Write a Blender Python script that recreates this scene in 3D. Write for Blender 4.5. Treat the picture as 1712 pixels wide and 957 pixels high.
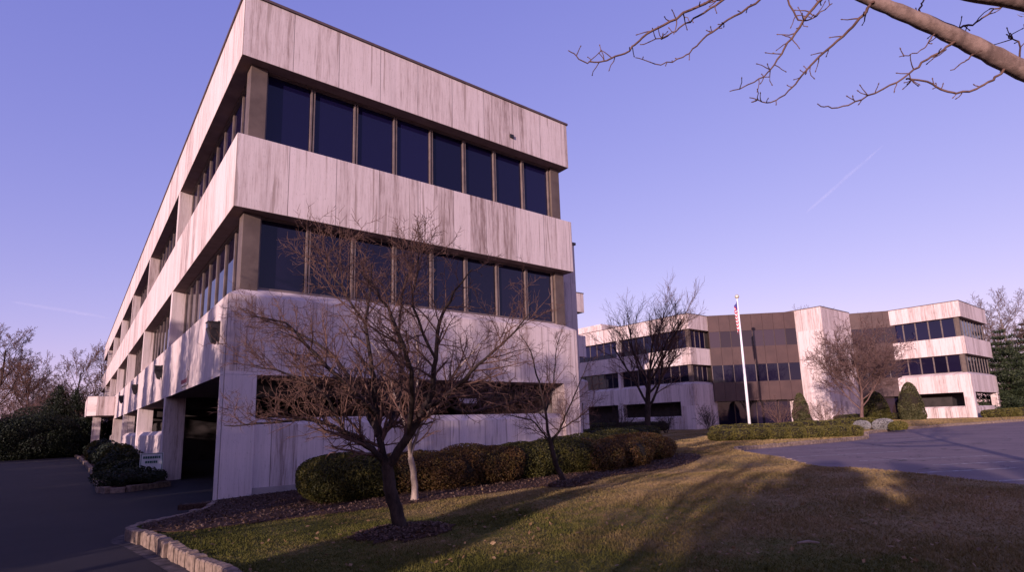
import bpy, bmesh, math, random
import numpy as np
from mathutils import Vector, Matrix
from mathutils.geometry import delaunay_2d_cdt
R = math.radians
for o in list(bpy.data.objects): bpy.data.objects.remove(o)
sc = bpy.context.scene
C = sc.collection

# ---------------------------------------------------------------- camera
YAW, PITCH, ROLL, FPX, PPY = 0.6657, 0.1683, -0.0299, 935.0, 550.0
CAM = np.array([-2.5014, -13.2144, 1.55])
_f = np.array([math.sin(YAW)*math.cos(PITCH), math.cos(YAW)*math.cos(PITCH), math.sin(PITCH)])
_r0 = np.array([math.cos(YAW), -math.sin(YAW), 0.0]); _u0 = np.cross(_r0, _f)
_r = math.cos(ROLL)*_r0 + math.sin(ROLL)*_u0
_u = -math.sin(ROLL)*_r0 + math.cos(ROLL)*_u0
cd = bpy.data.cameras.new('camera'); cam = bpy.data.objects.new('camera', cd); C.objects.link(cam)
M = Matrix.Identity(4)
for i in range(3):
    M[i][0], M[i][1], M[i][2], M[i][3] = _r[i], _u[i], -_f[i], CAM[i]
cam.matrix_world = M
cd.sensor_width = 36; cd.lens = 36*FPX/1712; cd.shift_y = (PPY-478.5)/1712
cd.clip_start = .05; cd.clip_end = 20000
sc.camera = cam

# ---------------------------------------------------------------- sky, sun, exposure
SUN_AZ, SUN_EL = R(22.5), R(8.3)          # the light travels toward +X turned 20 degrees to +Y
w = bpy.data.worlds.new('World'); sc.world = w; w.use_nodes = True
nt = w.node_tree; bg = nt.nodes['Background']
sky = nt.nodes.new('ShaderNodeTexSky'); sky.sky_type = 'NISHITA'; sky.sun_disc = False
sky.sun_elevation = SUN_EL; sky.sun_rotation = R(270) - SUN_AZ
sky.air_density = 1.0; sky.dust_density = 0.2; sky.ozone_density = 2.0
sp_ = nt.nodes.new('ShaderNodeSeparateXYZ'); cb_ = nt.nodes.new('ShaderNodeCombineXYZ'); nt.links.new(sky.outputs[0], sp_.inputs[0])
for i, (g_, k_) in enumerate(((.74, 1.48), (.69, 1.01), (.375, 2.38))):      # slide film's response to the sky, channel by channel
    p_ = nt.nodes.new('ShaderNodeMath'); p_.operation = 'POWER'; p_.inputs[1].default_value = g_; nt.links.new(sp_.outputs[i], p_.inputs[0])
    q_ = nt.nodes.new('ShaderNodeMath'); q_.operation = 'MULTIPLY'; q_.inputs[1].default_value = k_; nt.links.new(p_.outputs[0], q_.inputs[0]); nt.links.new(q_.outputs[0], cb_.inputs[i])
nt.links.new(cb_.outputs[0], bg.inputs[0])
bg.inputs[1].default_value = .15
sl = bpy.data.lights.new('sun', 'SUN'); so = bpy.data.objects.new('sun', sl); C.objects.link(so)
sl.energy = 4.15; sl.angle = R(.53); sl.color = (1.0, .775, .735)
so.rotation_euler = Vector((math.cos(SUN_AZ)*math.cos(SUN_EL), math.sin(SUN_AZ)*math.cos(SUN_EL), -math.sin(SUN_EL))).to_track_quat('-Z', 'Y').to_euler()
so.location = (-40, -20, 40)
sc.view_settings.view_transform = 'Standard'; sc.view_settings.look = 'None'
sc.view_settings.exposure = 0.62; sc.view_settings.gamma = 1.0

# ---------------------------------------------------------------- helpers
ORG = {}
def ray(px, py): return (px-856)/FPX*_r - (py-PPY)/FPX*_u + _f
def at_depth(px, py, D): return CAM + D*ray(px, py)
def spot(px, rng, py=705):
    """ground x, y seen in picture column px at a horizontal range of rng metres"""
    d = ray(px, py); k = rng/math.hypot(d[0], d[1]); return CAM[0]+d[0]*k, CAM[1]+d[1]*k
def z_at(px, py, rng):
    d = ray(px, py); return CAM[2] + d[2]*rng/math.hypot(d[0], d[1])
def tag(o, label=None, cat=None, group=None, kind=None):
    if label: o['label'] = label
    if cat: o['category'] = cat
    if group: o['group'] = group
    if kind: o['kind'] = kind
    return o
def thing(name, label, cat, loc=(0, 0, 0), group=None):
    o = bpy.data.objects.new(name, None); C.objects.link(o); o.location = loc; o.empty_display_size = .3
    ORG[o] = np.array(loc, float)
    return tag(o, label, cat, group)
def link(name, me, parent=None, mats=(), smooth=False):
    for m in mats: me.materials.append(m)
    if smooth: me.polygons.foreach_set('use_smooth', np.ones(len(me.polygons), bool))
    o = bpy.data.objects.new(name, me); C.objects.link(o)
    if parent is not None:
        o.parent = parent; ORG[o] = ORG[parent]
    else: ORG[o] = np.zeros(3)
    return o
def copy_tree(o, parent=None):
    c = o.copy(); C.objects.link(c)
    if parent is not None: c.parent = parent
    for ch in list(o.children): copy_tree(ch, c)
    return c
class MB:
    def __init__(s): s.v = []; s.f = []; s.m = []
    def poly(s, pts, m=0):
        n = len(s.v); s.v += [tuple(p) for p in pts]; s.f.append(tuple(range(n, n+len(pts)))); s.m.append(m)
    def hexa(s, b, t, m=0):
        """bottom ring b and top ring t, counter-clockwise seen from above"""
        n = len(s.v); k = len(b); s.v += [tuple(p) for p in b] + [tuple(p) for p in t]
        s.f.append(tuple(n+i for i in reversed(range(k)))); s.m.append(m)
        s.f.append(tuple(n+k+i for i in range(k))); s.m.append(m)
        for i in range(k):
            j = (i+1) % k; s.f.append((n+i, n+j, n+k+j, n+k+i)); s.m.append(m)
        return s
    def box(s, x0, x1, y0, y1, z0, z1, m=0):
        q = [(x0, y0), (x1, y0), (x1, y1), (x0, y1)]
        return s.hexa([(a, b, z0) for a, b in q], [(a, b, z1) for a, b in q], m)
    def frustum(s, r0, r1, z0, z1, m=0):
        q = lambda r: [(r[0], r[2]), (r[1], r[2]), (r[1], r[3]), (r[0], r[3])]
        return s.hexa([(a, b, z0) for a, b in q(r0)], [(a, b, z1) for a, b in q(r1)], m)
    def tube(s, pts, rad, n=8, m=0, cap=True):
        pts = [np.array(p, float) for p in pts]
        if not hasattr(rad, '__len__'): rad = [rad]*len(pts)
        base = len(s.v)
        for i, p in enumerate(pts):
            t = pts[min(i+1, len(pts)-1)] - pts[max(i-1, 0)]; t = t/(np.linalg.norm(t)+1e-9)
            a = np.array([1., 0, 0]) if abs(t[0]) < .8 else np.array([0, 1., 0])
            x = np.cross(t, a); x /= np.linalg.norm(x); y = np.cross(t, x)
            for k in range(n):
                c = 2*math.pi*k/n; s.v.append(tuple(p + rad[i]*(math.cos(c)*x + math.sin(c)*y)))
        for i in range(len(pts)-1):
            for k in range(n):
                a = base+i*n+k; b = base+i*n+(k+1) % n
                s.f.append((a, b, b+n, a+n)); s.m.append(m)
        if cap:
            s.f.append(tuple(base+k for k in reversed(range(n)))); s.m.append(m)
            s.f.append(tuple(base+(len(pts)-1)*n+k for k in range(n))); s.m.append(m)
        return s
    def build(s, name, mats, parent=None, smooth=False, bevel=0):
        if not isinstance(mats, (list, tuple)): mats = [mats]
        me = bpy.data.meshes.new(name)
        off = ORG[parent] if parent is not None else np.zeros(3)
        me.from_pydata([(x-off[0], y-off[1], z-off[2]) for x, y, z in s.v], [], s.f)
        me.polygons.foreach_set('material_index', np.array(s.m, np.int32))
        me.update()
        o = link(name, me, parent, mats, smooth)
        if bevel:
            b = o.modifiers.new('bevel', 'BEVEL'); b.width = bevel; b.segments = 2; b.limit_method = 'ANGLE'
        return o
def np_mesh(name, V, F, mats, parent=None, smooth=False, midx=None):
    """V (n,3), F (m,k) with k the same for every face"""
    V = np.asarray(V, np.float32); F = np.asarray(F, np.int32)
    if parent is not None: V = V - ORG[parent].astype(np.float32)
    me = bpy.data.meshes.new(name); m, k = F.shape
    me.vertices.add(len(V)); me.vertices.foreach_set('co', V.ravel())
    me.loops.add(m*k); me.loops.foreach_set('vertex_index', F.ravel())
    me.polygons.add(m); me.polygons.foreach_set('loop_start', np.arange(m, dtype=np.int32)*k)
    me.polygons.foreach_set('loop_total', np.full(m, k, np.int32))
    if midx is not None: me.polygons.foreach_set('material_index', np.asarray(midx, np.int32))
    me.update(calc_edges=True); me.validate()
    return link(name, me, parent, mats if isinstance(mats, (list, tuple)) else [mats], smooth)

# ---------------------------------------------------------------- materials
class NB:
    def __init__(s, name):
        s.m = bpy.data.materials.new(name); s.m.use_nodes = True; s.t = s.m.node_tree
        s.b = s.t.nodes['Principled BSDF']; s.out = s.t.nodes['Material Output']
        s.geo = s.t.nodes.new('ShaderNodeNewGeometry')
    def n(s, ty, **kw):
        x = s.t.nodes.new(ty)
        for k, v in kw.items(): setattr(x, k, v)
        return x
    def set(s, sock, v):
        if hasattr(v, 'links') or isinstance(v, bpy.types.NodeSocket): s.t.links.new(v, sock)
        else: sock.default_value = v
    def math(s, op, a, b=0.0, c=None):
        x = s.n('ShaderNodeMath', operation=op); s.set(x.inputs[0], a); s.set(x.inputs[1], b)
        if c is not None: s.set(x.inputs[2], c)
        return x.outputs[0]
    def xyz(s, sock=None):
        x = s.n('ShaderNodeSeparateXYZ'); s.t.links.new(sock or s.geo.outputs['Position'], x.inputs[0]); return x.outputs
    def vec(s, x, y, z):
        c = s.n('ShaderNodeCombineXYZ'); s.set(c.inputs[0], x); s.set(c.inputs[1], y); s.set(c.inputs[2], z); return c.outputs[0]
    def noise(s, scale, detail=3, rough=.55, vec=None, dist=0):
        x = s.n('ShaderNodeTexNoise'); x.inputs['Scale'].default_value = scale; x.inputs['Detail'].default_value = detail
        x.inputs['Roughness'].default_value = rough; x.inputs['Distortion'].default_value = dist
        s.t.links.new(vec or s.geo.outputs['Position'], x.inputs['Vector']); return x.outputs[0]
    def ramp(s, fac, stops):
        x = s.n('ShaderNodeValToRGB'); s.set(x.inputs[0], fac); e = x.color_ramp.elements
        while len(e) < len(stops): e.new(.5)
        for i, (p, c) in enumerate(stops):
            e[i].position = p; e[i].color = (*c, 1) if len(c) == 3 else c
        return x.outputs[0]
    def mix(s, fac, a, b, mode='MIX'):
        x = s.n('ShaderNodeMix', data_type='RGBA', blend_type=mode)
        s.set(x.inputs[0], fac)
        for k, v in ((6, a), (7, b)):
            if isinstance(v, tuple): v = (*v, 1) if len(v) == 3 else v
            s.set(x.inputs[k], v)
        return x.outputs[2]
    def bump(s, h, strength=.3, dist=.02):
        x = s.n('ShaderNodeBump'); x.inputs['Strength'].default_value = strength; x.inputs['Distance'].default_value = dist
        s.set(x.inputs['Height'], h); s.t.links.new(x.outputs[0], s.b.inputs['Normal'])
    def done(s, col=None, rough=.8, spec=.3, metal=0):
        if col is not None:
            if isinstance(col, tuple): col = (*col, 1) if len(col) == 3 else col
            s.set(s.b.inputs['Base Color'], col)
        s.set(s.b.inputs['Roughness'], rough); s.b.inputs['Specular IOR Level'].default_value = spec
        s.b.inputs['Metallic'].default_value = metal
        return s.m

def mat_travertine(name='travertine', light=(.60, .485, .465), mid=(.49, .38, .36), dark=(.24, .165, .15), pw=.583):
    b = NB(name); X, Y, Z = b.xyz(); u = b.math('ADD', X, b.math('MULTIPLY', Y, 1.0))
    cell = b.math('FLOOR', b.math('DIVIDE', u, pw)); lvl = b.math('FLOOR', b.math('DIVIDE', b.math('ADD', Z, .9), 3.75))
    wn = b.n('ShaderNodeTexWhiteNoise', noise_dimensions='2D'); b.t.links.new(b.vec(cell, lvl, 0), wn.inputs['Vector'])
    uo = b.math('ADD', u, b.math('MULTIPLY', wn.outputs[0], 9.0))
    wob = b.math('MULTIPLY', b.noise(1.1, 2), .05)
    uu = b.math('ADD', uo, wob)
    n1 = b.noise(1.0, 4, .65, b.vec(b.math('MULTIPLY', uu, 8.5), b.math('MULTIPLY', wn.outputs[0], 37.0), b.math('MULTIPLY', Z, .36)))
    n2 = b.noise(1.0, 4, .7, b.vec(b.math('MULTIPLY', uu, 30.0), 2.0, b.math('MULTIPLY', Z, 2.0)))
    n3 = b.noise(2.2, 3, .6)
    f = b.math('ADD', b.math('MULTIPLY', n1, .52), b.math('MULTIPLY', n2, .48))
    f = b.math('ADD', f, b.math('MULTIPLY', b.math('SUBTRACT', wn.outputs[0], .5), .19))
    f = b.math('ADD', f, b.math('MULTIPLY', b.math('SUBTRACT', n3, .5), .10))
    col = b.ramp(f, [(.31, dark), (.425, mid), (.525, light), (.66, (light[0]*1.1, light[1]*1.1, light[2]*1.12))])
    # pits and dark veins
    pit = b.noise(1.0, 3, .7, b.vec(b.math('MULTIPLY', uu, 60.0), 5.0, b.math('MULTIPLY', Z, 7.0)))
    col = b.mix(b.ramp(pit, [(.30, (.7, .7, .7)), (.40, (0, 0, 0))]), col, (.20, .14, .125))
    vein = b.noise(1.0, 2, .5, b.vec(b.math('MULTIPLY', uu, 9.0), 8.0, b.math('MULTIPLY', Z, .35)), .4)
    col = b.mix(b.ramp(vein, [(.33, (.65, .65, .65)), (.39, (0, 0, 0))]), col, (.27, .19, .165))
    fr = b.math('FRACT', b.math('DIVIDE', u, pw*2)); seam = b.math('LESS_THAN', fr, .014)
    col = b.mix(b.math('MULTIPLY', seam, .75), col, (.12, .085, .08))
    # rain streaks of dirt
    drip = b.noise(1.0, 2, .5, b.vec(b.math('MULTIPLY', u, 2.2), 11.0, b.math('MULTIPLY', Z, .12)))
    col = b.mix(b.ramp(drip, [(.60, (0, 0, 0)), (.80, (.28, .28, .28))]), col, (.25, .19, .19))
    b.bump(b.math('ADD', b.math('MULTIPLY', pit, .5), b.math('MULTIPLY', seam, -2.0)), .25, .01)
    return b.done(col, .72, .3)
def mat_noisy(name, c0, c1, scale=6, rough=.85, spec=.2, bump=.2, detail=4, lo=.35, hi=.65, bd=.02, metal=0):
    b = NB(name); n = b.noise(scale, detail, .6)
    b.bump(n, bump, bd)
    return b.done(b.ramp(n, [(lo, c0), (hi, c1)]), rough, spec, metal)
def mat_leaf(name, c0, c1, c2, trans=.25, clump=1.6):
    b = NB(name); n = b.noise(34, 1); n2 = b.noise(clump, 3, .6)
    f = b.math('ADD', b.math('MULTIPLY', n, .55), b.math('MULTIPLY', n2, .45))
    col = b.ramp(f, [(.36, c0), (.5, c1), (.64, c2)])
    m = b.done(col, .6, .25)
    if trans:
        t = b.n('ShaderNodeBsdfTranslucent'); b.t.links.new(col, t.inputs[0])
        x = b.n('ShaderNodeMixShader'); x.inputs[0].default_value = trans
        b.t.links.new(b.b.outputs[0], x.inputs[1]); b.t.links.new(t.outputs[0], x.inputs[2]); b.t.links.new(x.outputs[0], b.out.inputs[0])
    return m
def mat_plain(name, c, rough=.6, spec=.4, metal=0):
    return NB(name).done(c, rough, spec, metal)
def mat_bark(name, c0, c1, sc_=14):
    b = NB(name); X, Y, Z = b.xyz()
    n = b.noise(sc_, 5, .7, b.vec(X, Y, b.math('MULTIPLY', Z, .35))); n2 = b.noise(3, 2)
    f = b.math('ADD', b.math('MULTIPLY', n, .7), b.math('MULTIPLY', n2, .3))
    b.bump(n, .6, .02)
    return b.done(b.ramp(f, [(.38, c0), (.62, c1)]), .9, .15)
def mat_glass(name='dark_glass', base=(.006, .005, .026)):
    b = NB(name); n = b.noise(.9, 1)
    b.bump(n, .05, .05)
    oi = b.n('ShaderNodeObjectInfo'); col = b.mix(oi.outputs['Random'], tuple(v*.7 for v in base), tuple(v*1.4 for v in base))
    m = b.done(col, .03, .5); b.b.inputs['IOR'].default_value = 1.42
    return m
def mat_asphalt(name, c0, c1):
    b = NB(name); n = b.noise(60, 4, .7); n2 = b.noise(.55, 4, .6); X, Y, Z = b.xyz()
    f = b.math('ADD', b.math('MULTIPLY', n, .45), b.math('MULTIPLY', n2, .55))
    col = b.ramp(f, [(.36, c0), (.64, c1)])
    sp = b.noise(170, 1, .5); col = b.mix(b.ramp(sp, [(.66, (0, 0, 0)), (.72, (.5, .5, .5))]), col, (.16, .14, .14))
    cr = b.n('ShaderNodeTexVoronoi', feature='DISTANCE_TO_EDGE'); cr.inputs['Scale'].default_value = .35
    dv = b.vec(b.math('ADD', X, b.math('MULTIPLY', b.noise(1.3, 3), 1.6)), b.math('ADD', Y, b.math('MULTIPLY', b.noise(1.7, 3), 1.6)), 0)
    b.t.links.new(dv, cr.inputs['Vector'])
    col = b.mix(b.ramp(cr.outputs['Distance'], [(.004, (.7, .7, .7)), (.010, (0, 0, 0))]), col, (.012, .011, .012))
    b.bump(n, .5, .01)
    return b.done(col, .85, .25)
def mat_grass(name, blade=False):
    b = NB(name); X, Y, Z = b.xyz()
    n = b.noise(.55, 4, .6); n2 = b.noise(5, 3, .6); n3 = b.noise(55, 2, .6)
    side = b.math('MULTIPLY', b.math('SUBTRACT', X, 3.5), .035)     # the turf is greener by the drive, dormant further right
    f = b.math('ADD', b.math('ADD', b.math('MULTIPLY', n, .55), b.math('MULTIPLY', n2, .30)), b.math('MULTIPLY', n3, .25))
    f = b.math('ADD', f, b.math('MINIMUM', b.math('MAXIMUM', side, -.1), .10))
    col = b.ramp(f, [(.36, (.050, .050, .009)), (.46, (.095, .088, .018)), (.56, (.170, .120, .045)), (.72, (.27, .18, .085))])
    b.bump(n3, .6, .03)
    return b.done(col, .85, .15)
T = mat_travertine()
TD = mat_travertine('travertine_grey', (.52, .43, .42), (.41, .33, .325), (.22, .165, .16))
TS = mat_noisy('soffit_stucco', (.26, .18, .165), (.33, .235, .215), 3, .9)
CAP = mat_noisy('roof_edge_metal', (.075, .045, .045), (.11, .07, .065), 2, .5, .4, .02)
BRONZE = mat_noisy('bronze_frame', (.120, .086, .078), (.175, .128, .115), 4, .45, .4, .02)
POST = mat_noisy('beige_post', (.090, .062, .052), (.125, .088, .074), 2.5, .6, .3, .03)
GLASS = mat_glass()
GLASS2 = mat_glass('dark_glass_lower', (.008, .006, .018))
GLASSB = mat_glass('sky_toned_glass', (.040, .026, .034))  # base raised toward the grey sky these upper panes reflect
DARK = mat_noisy('unlit_interior', (.03, .024, .024), (.05, .04, .04), 1.5, .9)  # near-black colour stands in for the darkness inside garage and storeys
CONC = mat_noisy('bare_concrete', (.24, .20, .19), (.36, .30, .29), 2.2, .9, .2, .2)
ROOF = mat_noisy('roof_gravel', (.16, .14, .13), (.24, .21, .2), 20, .95)
BROWNP = mat_noisy('brown_panel', (.060, .032, .030), (.078, .042, .038), .8, .45, .4, .02)
BROWNF = mat_noisy('brown_mullion', (.05, .03, .027), (.07, .04, .036), 2, .5, .3, .02)
ASPH = mat_asphalt('asphalt_drive', (.010, .007, .010), (.024, .017, .021))  # albedo lowered so the drive's shade is partly in its colour
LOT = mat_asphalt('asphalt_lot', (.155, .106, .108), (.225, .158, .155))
PAINT = mat_noisy('worn_white_paint', (.13, .10, .105), (.50, .46, .45), 7, .8, .2, .1, 6, .36, .66)
GRASS = mat_grass('winter_turf'); BLADE = mat_grass('winter_turf_blades')
LITTER = mat_noisy('leaf_litter', (.05, .032, .022), (.13, .085, .055), 9, .95, .1, .8, 6, .3, .7, .06)
MULCH = mat_noisy('bark_mulch', (.030, .016, .012), (.095, .052, .038), 26, .95, .1, 1.0, 5, .32, .68, .05)
GRANITE = mat_noisy('granite_sett', (.10, .07, .055), (.29, .205, .16), 11, .85, .25, .6, 5, .32, .68, .02)
WHITEM = mat_plain('white_metal', (.80, .78, .80), .35, .5)
SIGNW = mat_noisy('sign_white', (.66, .64, .66), (.76, .74, .76), 3, .6)
GREENT = mat_plain('sign_green', (.03, .10, .075), .6)
REDT = mat_plain('sign_red', (.24, .03, .05), .6)
BLACKM = mat_noisy('black_housing', (.012, .010, .012), (.03, .025, .027), 6, .5, .4, .05)
LENS = mat_plain('lamp_lens', (.05, .05, .055), .15, .5)
BARKD = mat_bark('bark_dark', (.016, .011, .010), (.060, .040, .035))  # dark bark, deepened further for the shade on the foremost trunk
b = NB('bark_limb'); n_ = b.noise(16, 4, .65); X_, Y_, Z_ = b.xyz()
wv = b.noise(1.0, 2, .5, b.vec(b.math('MULTIPLY', b.math('ADD', X_, b.math('MULTIPLY', Y_, -.75)), 9.0), .0, .0))
b.bump(b.math('ADD', n_, b.math('MULTIPLY', wv, 2.0)), .5, .01)
BARKL = b.done(b.mix(b.ramp(wv, [(.56, (0, 0, 0)), (.66, (.6, .6, .6))]), b.ramp(n_, [(.36, (.12, .078, .068)), (.62, (.23, .155, .135))]), (.07, .046, .042)), .85, .2)
BARKR = mat_bark('twig_reddish', (.070, .036, .030), (.17, .095, .074))
BARKG = mat_bark('bark_grey', (.11, .085, .08), (.22, .17, .155))
BARKP = mat_bark('bark_pale', (.20, .15, .12), (.38, .29, .24), 9)
TWIGP = mat_bark('twig_pinkish', (.095, .054, .047), (.17, .10, .088))
YEW = mat_leaf('yew_leaf', (.014, .016, .004), (.048, .046, .010), (.125, .100, .022))
REDH = mat_leaf('russet_leaf', (.036, .017, .008), (.110, .052, .018), (.15, .115, .030), .3, 2.2)
BOX = mat_leaf('hedge_leaf', (.034, .032, .008), (.100, .088, .020), (.18, .145, .035))
CONE = mat_leaf('cone_shrub_leaf', (.030, .032, .012), (.075, .070, .028), (.12, .105, .045))
GREYS = mat_leaf('grey_shrub_leaf', (.16, .15, .15), (.28, .26, .26), (.40, .38, .38))
PINE = mat_leaf('pine_needle', (.010, .018, .008), (.030, .042, .018), (.060, .070, .028), .15)
FIR = mat_leaf('fir_needle', (.006, .010, .006), (.015, .021, .010), (.034, .038, .017), .15)
CORE = mat_noisy('shrub_twigs', (.012, .010, .007), (.03, .022, .014), 12, .95)
DEADL = mat_leaf('dead_leaf', (.12, .065, .03), (.22, .13, .06), (.34, .22, .12), .3)

# ---------------------------------------------------------------- ground
def sm(a, b, x):
    t = np.clip((np.asarray(x, float)-a)/(b-a), 0, 1); return t*t*(3-2*t)
def lawn_z(x, y):
    x = np.asarray(x, float); y = np.asarray(y, float)
    return (.15 + (.11 + .18*np.maximum(sm(-4.2, -8.5, y), sm(8.5, 15, x)))*sm(-1.6, 6.5, x) - .02*sm(7, 12, x) + .38*sm(25, 62, x) - .30*sm(12, 20, y)*sm(22, 40, x)*(1-sm(50, 56, x))
            + .014*np.sin(1.3*x+.6*y) + .010*np.sin(.7*x-2.1*y))
def lot_z(x, y):
    return .29 + .38*sm(25, 62, x) + 0*np.asarray(y, float)
def catmull(pts, n=6):
    out = []; P = [np.array(p, float) for p in pts]
    for i in range(len(P)-1):
        a, b_, c, d = P[max(i-1, 0)], P[i], P[i+1], P[min(i+2, len(P)-1)]
        for k in range(n):
            t = k/n; out.append(.5*((2*b_)+(c-a)*t+(2*a-5*b_+4*c-d)*t*t+(3*b_-a-3*c+d)*t**3))
    out.append(P[-1]); return [tuple(p) for p in out]
def densify(poly, step):
    out = []
    for i in range(len(poly)):
        a = np.array(poly[i], float); b = np.array(poly[(i+1) % len(poly)], float); n = max(1, int(np.linalg.norm(b-a)/step))
        for k in range(n): out.append(tuple(a+(b-a)*k/n))
    return out
def inside(poly, X, Y):
    X = np.asarray(X); Y = np.asarray(Y); r = np.zeros(X.shape, bool); n = len(poly)
    for i in range(n):
        x0, y0 = poly[i]; x1, y1 = poly[(i+1) % n]
        c = ((y0 > Y) != (y1 > Y)) & (X < (x1-x0)*(Y-y0)/((y1-y0) if y1 != y0 else 1e-12)+x0); r ^= c
    return r
def sheet(name, poly, zf, mat, step=2.0, near=None, skirt=0, kind='structure'):
    """a polygon of ground following the height function, triangulated; near = (x0,x1,y0,y1,step) adds a finer patch"""
    b = densify(poly, step if near is None else min(step, near[4]*1.5)); P = np.array(b)
    gx, gy = np.meshgrid(np.arange(P[:, 0].min(), P[:, 0].max(), step), np.arange(P[:, 1].min(), P[:, 1].max(), step))
    pts = np.c_[gx.ravel(), gy.ravel()]
    if near:
        gx, gy = np.meshgrid(np.arange(near[0], near[1], near[4]), np.arange(near[2], near[3], near[4]))
        pts = np.vstack([pts, np.c_[gx.ravel(), gy.ravel()]])
    pts = pts[inside(poly, pts[:, 0], pts[:, 1])]
    vs = [Vector(p) for p in b] + [Vector(p) for p in pts]; n = len(b)
    vo, eo, fo, *_ = delaunay_2d_cdt(vs, [(i, (i+1) % n) for i in range(n)], [list(range(n))], 1, 1e-4)
    V = np.array([(v.x, v.y) for v in vo]); Z = zf(V[:, 0], V[:, 1]); m = MB()
    m.v = [(x, y, z) for (x, y), z in zip(V, Z)]; m.f = [tuple(f) for f in fo]; m.m = [0]*len(fo)
    if skirt:
        zs = zf(P[:, 0], P[:, 1])
        for i in range(n):
            j = (i+1) % n
            m.poly([(*b[i], zs[i]), (*b[j], zs[j]), (*b[j], zs[j]-skirt), (*b[i], zs[i]-skirt)])
    o = m.build(name, mat, None, True)
    if kind: o['kind'] = kind
    return o

g = MB(); S = 2500
g.poly([(-S, -S, -.12), (S, -S, -.12), (S, S, -.12), (-S, S, -.12)]); tag(g.build('ground', LITTER), kind='structure')
drive = [(-9, -45), (16, -45), (16, -1.0), (11, .6), (10.9, 71), (-1, 71), (-1.5, 49.5), (-4, 50), (-7, 48.5), (-9.5, 46), (-10, 30)]
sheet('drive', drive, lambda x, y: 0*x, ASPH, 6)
kerbL = [(-.2, -30), (-.45, -17), (-.75, -11), (-1.05, -7), (-1.45, -3.6), (-1.62, -2.75), (-1.45, -2.25), (-.95, -1.75), (-.35, -1.1), (-.06, -.35), (-.02, -.06)]
kerbL = catmull(kerbL, 5)
lotN = catmull([(112, -7.5), (80, -6.6), (66, -5.2), (53.2, -3.3), (46, -1.2), (40.2, .05), (35, .4), (31.5, -.5), (28.0, -1.75), (23, -1.6), (19.5, -1.35), (17.7, -1.35), (16.2, -2.0), (14.6, -3.6), (12.5, -5.9), (10.6, -8.0), (9.0, -10.8), (8.3, -15), (8, -30)], 4)
wallN = [(0.0, .0), (10.62, .0), (10.62, 1.2), (12, 1.2), (12, 6), (10.7, 6), (10.7, 19.5), (31, 19.5), (31, 40), (49, 40), (49, 21.2), (51.8, 21.2), (58.3, 14.7), (58.3, 12), (65.4, 12), (67.6, 8.5), (67.6, 2.6), (112, 2.6)]
lawn = kerbL + wallN + lotN
sheet('lawn', lawn, lawn_z, GRASS, 2.0, (-1.6, 19, -14, 3, .3), .3)
lot = [(6, -60), (130, -60), (130, -6)] + [(x, y+1.0) for x, y in lotN[:-20]] + [(14, -2), (9.5, -7), (7, -12)]
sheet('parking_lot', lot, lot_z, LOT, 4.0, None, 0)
sheet('far_verge', [(112.01, -7.4), (400, -20), (400, 300), (-300, 300), (-300, 71.5), (11, 71.5), (31.02, 40.02), (49.02, 40.02), (80, 12), (112.01, 2.6)], lambda x, y: .45+.2*sm(60, 150, x)-.5*(1-sm(-10, 30, x)), LITTER, 15)
sheet('roadside_verge', [(-9.02, -45), (-10.02, 30), (-9.52, 46), (-7, 48.52), (-4, 50.02), (-1.52, 49.52), (-1.02, 71.4), (-120, 71.4), (-120, -45)], lambda x, y: .10+.5*sm(12, 40, -x), LITTER, 6, None, .25)
bedz = lambda x, y: lawn_z(x, y)+.018
bed = [(-.85, -1.72), (-1.45, -2.4), (-1.5, -2.9), (-1.3, -3.6), (-.8, -3.75), (.3, -3.75), (1.7, -4.0), (3.2, -4.1), (4.8, -4.15), (6.2, -4.4), (7.6, -4.15), (9.4, -3.9), (11.6, -3.5), (13.4, -2.4), (13.6, -1), (12.4, .8), (10.7, .7), (10.55, -.03), (.05, -.03), (-.1, -.5), (-.4, -1.2)]
sheet('mulch_bed', catmull(bed+[bed[0]], 4)[:-1], bedz, MULCH, .4, None, .1)
rng0 = np.random.default_rng(4)
for cx, cy, rr in ((1.0, -6.35, .62), (5.75, -4.35, .55)):
    a = np.linspace(0, 2*math.pi, 26)[:-1]; q = rr*(1+.10*rng0.standard_normal(25))
    sheet('mulch_ring', list(zip(cx+q*np.cos(a), cy+q*np.sin(a))), lambda x, y, cx=cx, cy=cy, rr=rr: lawn_z(x, y)+.02+.09*np.clip(1-np.hypot(x-cx, y-cy)/rr, 0, 1), MULCH, .12, None, .06)

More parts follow.
